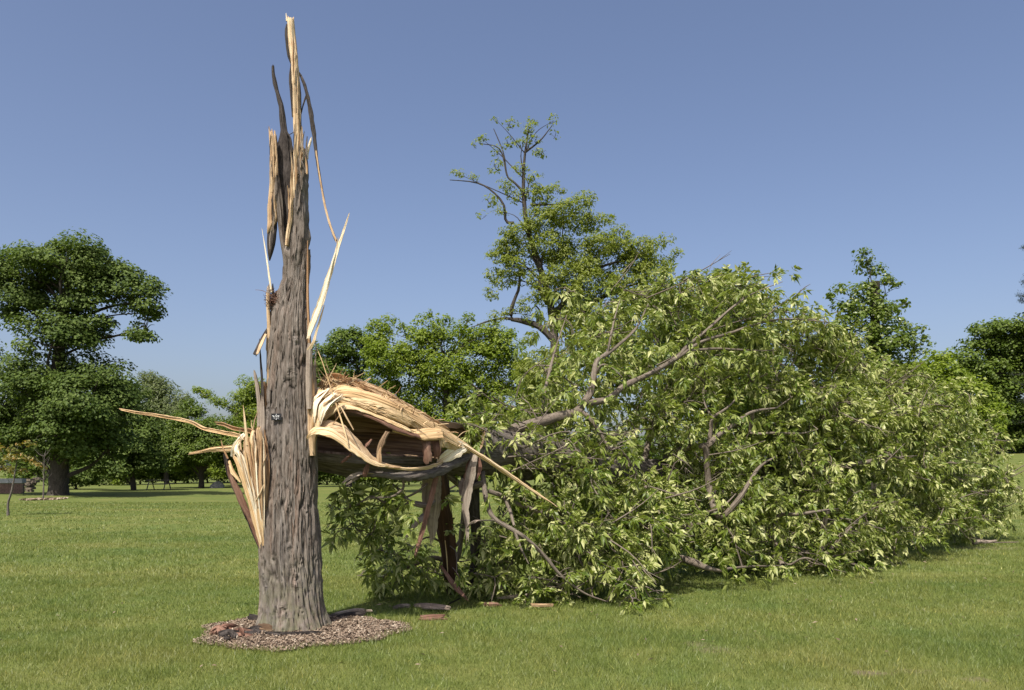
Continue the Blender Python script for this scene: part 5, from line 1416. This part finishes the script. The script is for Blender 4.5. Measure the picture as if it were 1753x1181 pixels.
def leaflet(C, A, N, L, wd, droop):
    """curved pointed leaflet, 6 corners 4 triangles, arrays of n"""
    B = np.cross(N, A)
    L, wd, droop = L[:, None], wd[:, None], droop[:, None]
    dn = np.array([0, 0, -1.0])
    p0 = C
    m1 = C + A * L * .38 + dn * droop * L * .10 + N * wd * -.10
    m2 = C + A * L * .75 + dn * droop * L * .34
    tip = C + A * L * .98 + dn * droop * L * .62
    l1 = m1 + B * wd * .5 + N * wd * .22
    r1 = m1 - B * wd * .5 + N * wd * .22
    return np.stack([p0, l1, r1, m1, m2, tip], 1), np.array([[0, 3, 1], [0, 2, 3], [1, 3, 4], [3, 2, 4], [1, 4, 5], [4, 2, 5]])


def compound(C, D, Nn, rg, size=1.0):
    """five leaflets on a short stalk; returns stacked corners for n leaves"""
    n = len(C)
    S = unit(np.cross(D, Nn))
    out = []
    st = (.05 + .04 * rg.random(n)) * size
    J = C + D * st[:, None]
    for k, (ang, off, ln) in enumerate([(0, .05, 1.12), (26, .035, 1.0), (-26, .035, 1.0), (58, 0.0, .78), (-58, 0.0, .78)]):
        a = np.radians(ang + rg.normal(size=n) * 14)[:, None]
        A = unit(D * np.cos(a) + S * np.sin(a) + rg.normal(size=(n, 3)) * .12)
        N2 = unit(Nn + rg.normal(size=(n, 3)) * .45)
        N2 = unit(N2 - A * (N2 * A).sum(-1, keepdims=True))
        L = (.108 * ln * (.75 + .5 * rg.random(n))) * size
        V, f = leaflet(J + D * off * size, A, N2, L, L * (.33 + .12 * rg.random(n)), (.15 + .6 * rg.random(n)))
        out.append(V)
    V = np.stack(out, 1).reshape(n, 30, 3)
    faces = np.concatenate([f + 6 * k for k in range(5)], 0)
    return V, faces


rgl = np.random.default_rng(2024)


def leaf_tint(m):
    # five leaflets to a leaf; pale undersides and sunlit highlights are painted into some of them, more on some sprays than on others
    base_ = np.clip(rgl.normal(.38, .12) + rgl.normal(size=(m, 5)) * .14, 0, .64)
    pb = rgl.random() ** 1.1 * .82
    return np.where(rgl.random((m, 5)) < pb, rgl.uniform(.66, 1.0, (m, 5)), base_)


LC, LD, LN, LT = [], [], [], []
tw = MB()
GP = np.zeros((20000, 3))
gn = len(LPTS)
GP[:gn] = LPTS
for bi, (px, py, Yd, rx, ry, rz, dn) in enumerate(FOL):
    c = W(px, py, Yd)
    area = rx * rz * 3.1
    low_ = 1.1 if (px < 720 and py > 820) else 1.0
    ns = int(low_ * dn * (3 + 52 * area + 80 * rx * ry * rz))
    # sprays gather in clumps along the branch ends, with hollows between them
    nsub = max(2, int(3 + 7 * rx * ry + rz * 4))
    sub = [c + unit(rgl.normal(size=3) + [0, -.35, .15]) * [rx, ry, rz] * rgl.uniform(.6, 1.12) for _ in range(nsub)]
    wsub = rgl.random(nsub) ** 1.2 + .15
    wsub /= wsub.sum()
    for k in range(ns):
        d = unit(rgl.normal(size=3))
        rad = (0.25 + .75 * rgl.random() ** .5)
        p = c + d * [rx, ry, rz] * rad
        if rgl.random() < .68:
            p = sub[rgl.choice(nsub, p=wsub)] + rgl.normal(size=3) * np.minimum(.17, .45 * np.array([rx, ry, rz])) * [1.1, 1, .75]
            d = unit(p - c)
        p[2] = max(p[2], float(ground_z(p[0], p[1])) + .06)
        j = np.argmin(((GP[:gn] - p) ** 2).sum(1))
        q = GP[j]
        dist = np.linalg.norm(p - q)
        g = unit(unit(p - q) * .8 + d * .4 + [0.25, .1, 0.0] + rgl.normal(size=3) * .35)
        if dist > .12 and dist < 1.6 and k % 4 != 3:
            mid_ = (p + q) / 2 + rgl.normal(size=3) * .07 * dist + [0, 0, .05 * dist]
            tube(tw, [q, mid_, p], [.0075 + .006 * dist, .0065 + .003 * dist, .0045], 4, 5, cap=False)
            GP[gn] = mid_
            GP[gn + 1] = p
            gn += 2
        tl = rgl.uniform(.10, .26)
        tube(tw, [p - g * tl * .6, p + rgl.normal(size=3) * .015, p + g * tl * .5 - [0, 0, .02]], [.0055, .004, .0025], 3, 4, cap=False)
        m = rgl.integers(4, 8)
        f_ = rgl.random(m) ** .7
        base = p - g * tl * .5 + g * tl * f_[:, None]
        D = unit(g * .75 + rgl.normal(size=(m, 3)) * .8 + [0.15, 0, -.48])
        N_ = unit(rgl.normal(size=(m, 3)) * .55 + [0, -.15, .9])
        N_ = unit(N_ - D * (N_ * D).sum(-1, keepdims=True))
        LC.append(base)
        LD.append(D)
        LN.append(N_)
        LT.append(leaf_tint(m))
for k in range(110):
    px_, py_, Y_, rx_, ry_, rz_, _ = FOL[rgl.integers(len(FOL))]
    if px_ < 900 and py_ > 820:
        continue
    c = W(px_, py_, Y_) + [rgl.normal() * rx_ * .6, -ry_ * rgl.uniform(.5, 1.05), rgl.normal() * rz_ * .6]
    c[2] = max(c[2], .2)
    g = unit([rgl.uniform(.3, 1), rgl.normal() * .4, rgl.normal() * .55])
    Lt = rgl.uniform(.35, 1.0)
    e = c + g * Lt
    e[2] = max(e[2], .1)
    m1 = (c + e) / 2 + rgl.normal(size=3) * .05
    tube(tw, [c, m1, e], [.011, .008, .003], 4, 6, cap=False)
    for q_ in range(3):
        f0 = rgl.uniform(.3, .8)
        a_ = c + (e - c) * f0
        tube(tw, [a_, a_ + unit(g + rgl.normal(size=3) * .7) * Lt * .3], [.006, .002], 3, 4, cap=False)
tw.build('twig', MAT['limb_bark'], fall, FB)['kind'] = 'stuff'
for li, P in enumerate(limb_pts):
    seg = np.linalg.norm(np.diff(P, axis=0), axis=1)
    low = P[:, 0].mean() < .1 and P[:, 2].mean() < 1.6
    for k in range(int(seg.sum() / (.34 if low else .10))):
        f0 = rgl.random() ** .8
        q = P[min(len(P) - 1, int((.12 + .88 * f0) * len(P)))]
        p = q + rgl.normal(size=3) * [.17, .17, .15]
        p[2] = max(p[2], .08)
        tube(tw, [q, (p + q) / 2 + [0, 0, .03], p], [.007, .0055, .004], 4, 4, cap=False)
        g = unit(p - q + rgl.normal(size=3) * .1)
        m = rgl.integers(2, 6)
        D = unit(g * .6 + rgl.normal(size=(m, 3)) * .8 + [0.15, 0, -.48])
        N_ = unit(rgl.normal(size=(m, 3)) * .55 + [0, -.15, .9])
        LC.append(p + g * .1 * rgl.random(m)[:, None])
        LD.append(D)
        LN.append(unit(N_ - D * (N_ * D).sum(-1, keepdims=True)))
        LT.append(leaf_tint(m))
LC, LD, LN, LT = np.vstack(LC), np.vstack(LD), np.vstack(LN), np.vstack(LT)
LSZ = np.where((LC[:, 1] < 9.4) & (LC[:, 2] < 1.5), .86, 1.0)
V, lf = compound(LC, LD, LN, rgl)
V = LC[:, None, :] + (V - LC[:, None, :]) * LSZ[:, None, None]
gz = ground_z(V[..., 0], V[..., 1]) + .008
V[..., 2] = np.maximum(V[..., 2], gz)
# the 300 leaves that show largest are parts of their own: nearest ones of the front face
score = LC[:, 1] + 0.9 * rgl.random(len(LC))
near = np.argsort(score)[:300]
rest = np.setdiff1d(np.arange(len(LC)), near)
mb = MB()
nl = len(rest)
mb.add(V[rest].reshape(-1, 3), (np.arange(nl)[:, None, None] * 30 + lf[None]).reshape(-1, 3), None, np.repeat(LT[rest].reshape(-1), 6))
mb.build('foliage', MAT['fallen_leaf'], fall, FB)['kind'] = 'stuff'
print('compound leaves', len(LC))
protos = []
for k in range(10):
    z1 = np.zeros((1, 3))
    Vp, lf = compound(z1, np.array([[0, 0, -1.0]]), np.array([[0, -1.0, 0]]), rgl)
    mb = MB()
    mb.add(Vp[0], lf, None, np.repeat(leaf_tint(1).reshape(-1), 6))
    me = mb.mesh('leaf')
    me.materials.append(MAT['fallen_leaf'])
    protos.append(me)
from mathutils import Matrix
for q, i in enumerate(near):
    o = bpy.data.objects.new('leaf', protos[q % 10])
    COL.objects.link(o)
    o.parent = fall
    d, nn = Vector(LD[i]), Vector(LN[i])
    yv, zv = -nn, -d
    xv = yv.cross(zv)
    M = Matrix((xv, yv, zv)).transposed()
    o.rotation_euler = M.to_euler()
    o.location = Vector(LC[i]) - Vector(FB)
    o.scale = (LSZ[i],) * 3

# ------------------------------------------------------------------ scraps lying on the lawn
def scrap(name, matname, pts, widths, label, cat, thick=.02, seed=0, curl=.2, z=.03, group=None, **kw):
    P = []
    for (px, py) in pts:
        Yd = H * F / (py - HY)
        P.append(np.array([(px - CX) / F * Yd, Yd, float(ground_z((px - CX) / F * Yd, Yd)) + z]))
    m = MB()
    ribbon(m, P, widths, (0, 1, .25), thick=thick, curl=curl, seed=seed, jag0=.25, jag1=.3, nu=11, **{'fibre': .9, **kw})
    return tag(m.build(name, MAT[matname], None, P[len(P) // 2]), label, cat, group)


GR = 'torn bark and wood scraps lying on the grass'
scrap('bark_piece', 'grey_strip', [(672, 1046), (688, 1042), (705, 1041)], [.03, .06, .03], 'short grey bark scrap on the grass at the edge of the trunk shadow', 'bark', seed=1, group=GR)
scrap('bark_piece', 'grey_strip', [(708, 1044), (738, 1046), (760, 1048), (776, 1050)], [.07, .12, .08, .04], 'longest pale grey bark piece on the grass right of the mulch bed', 'bark', seed=2, group=GR, z=.045)
scrap('bark_piece', 'red_inner_bark', [(712, 1061), (740, 1061), (768, 1060)], [.05, .10, .08], 'flat reddish bark piece on the grass beside the mulch bed', 'bark', seed=3, group=GR, z=.018)
scrap('bark_piece', 'red_inner_bark', [(823, 1038), (842, 1039), (860, 1040)], [.03, .06, .03], 'small reddish bark scrap below the leafy crown', 'bark', seed=4, group=GR, z=.02)
scrap('bark_piece', 'grey_strip', [(850, 1032), (885, 1030), (915, 1028), (950, 1032)], [.02, .06, .08, .03], 'long grey bark strip on the grass just below the leaves', 'bark', seed=5, group=GR, z=.06)
scrap('wood_piece', 'tan_wood', [(908, 1043), (925, 1044), (948, 1044)], [.012, .03, .015], 'thin tan wood sliver on the grass below the long grey bark strip', 'wood', seed=6, group=GR, z=.05)
scrap('bark_piece', 'dark_bark', [(425, 1071), (440, 1073), (455, 1072)], [.05, .08, .06], 'dark bark piece on the mulch behind the left of the trunk', 'bark', seed=7, group=GR, z=.07, thick=.04)
scrap('bark_piece', 'grey_strip', [(562, 1066), (585, 1060), (610, 1056), (640, 1057)], [.03, .05, .06, .03], 'curved grey bark strip on the mulch behind the right of the trunk', 'bark', seed=8, group=GR, z=.07)
scrap('bark_piece', 'dark_bark', [(575, 1068), (600, 1063), (628, 1062)], [.03, .05, .02], 'thin dark bark strip on the mulch right of the trunk', 'bark', seed=9, group=GR, z=.07)
scrap('stick', 'dark_bark', [(452, 1098), (480, 1100), (510, 1099), (540, 1097), (562, 1096)], [.025, .03, .03, .025, .015], 'slender dark stick lying on the mulch along the foot of the trunk', 'stick', seed=10, z=.075, curl=.5)
scrap('wood_piece', 'heartwood', [(437, 1089), (450, 1092), (466, 1094), (480, 1094)], [.04, .09, .08, .03], 'brown shredded wood at the left foot of the trunk', 'wood', seed=11, z=.075, thick=.05, fibre=1.2)
scrap('twig', 'dark_bark', [(766, 1044), (778, 1038), (790, 1032)], [.012, .01, .006], 'thin dark twig on the grass beside the longest bark piece', 'twig', seed=12, z=.06)
b0 = on_ground(1678, H * F / (933 - HY))
br = thing('fallen_branch', 'short broken branch on the grass past the right end of the fallen crown', 'branch', b0)
mb = MB()
tube(mb, [b0 + [-.15, 0, .05], b0 + [0, .02, .08], b0 + [.2, .02, .07], b0 + [.35, .0, .1]], [.05, .045, .03, .015], 9, 20, .3, seed=2)
mb.build('stem', MAT['grey_strip'], br, b0)
mb = MB()
tube(mb, [b0 + [.15, 0, .06], b0 + [.5, .1, .05], b0 + [.95, .2, .06]], [.015, .012, .006], 6, 14, .2)
tube(mb, [b0 + [.5, .1, .05], b0 + [.65, .0, .06], b0 + [.8, -.05, .05]], [.010, .008, .004], 6, 10, .2)
mb.build('twig', MAT['limb_bark'], br, b0)
# chunks of bark at the left of the mulch bed
GC = 'dark bark chunks on the left of the mulch bed'
for i, (px, py, s, lab) in enumerate([(372, 1096, .10, 'leftmost dark bark chunk on the mulch bed'), (392, 1101, .12, 'second dark bark chunk from the left on the mulch'), (412, 1099, .13, 'broad dark bark chunk in the middle of the left mulch'), (433, 1096, .15, 'largest dark bark chunk close to the trunk foot'), (385, 1090, .09, 'small reddish bark chunk behind the leftmost ones')]):
    Yd = H * F / (py - HY)
    c = np.array([(px - CX) / F * Yd, Yd, .05])
    m = MB()
    for k in range(6):
        a = R.uniform(-1.2, 1.2)
        ribbon(m, [c + [-s * math.cos(a), -s * math.sin(a) + k * .02, R.uniform(-.02, .03)], c + [R.uniform(-.04, .04), k * .02, R.uniform(.0, .06)], c + [s * math.cos(a), s * math.sin(a) + k * .03, R.uniform(-.01, .02)]], [s * .15, s * .35, s * .12], (.2, 1, R.uniform(-.5, .8)), thick=.018, nu=9, n=14, fibre=1.2, seed=900 + i * 3 + k, jag0=.15, jag1=.15, curl=R.uniform(-.2, .3))
    tag(m.build('bark_chunk', MAT['dark_bark' if i % 2 else 'red_inner_bark'], None, c), lab, 'bark', GC)
# torn leaves, bits of bark and slivers strewn over the grass round the tree
rgx = np.random.default_rng(314)
n = 230
Yl = rgx.uniform(6.2, 15, n)
Xl = np.where(rgx.random(n) < .6, rgx.uniform(-1.6, 7.5, n), rgx.uniform(-5, 8, n))
ok = (in_mulch(Xl, Yl) > 1.1) & (np.abs(Xl) < .68 * Yl)
Xl, Yl = Xl[ok], Yl[ok]
n = len(Xl)
mb = MB()
leaf_quads(mb, np.stack([Xl, Yl, ground_z(Xl, Yl) + .035 + .015 * rgx.random(n)], -1), unit(rgx.normal(size=(n, 3)) * .35 + [0, 0, 1]), .055, .30, rgx.uniform(.2, .8, n), 0, rgx)
tag(mb.build('leaf_litter', MAT['mulch_chip'], smooth_=False), 'torn leaves and slivers strewn thinly over the grass', None, kind='stuff')
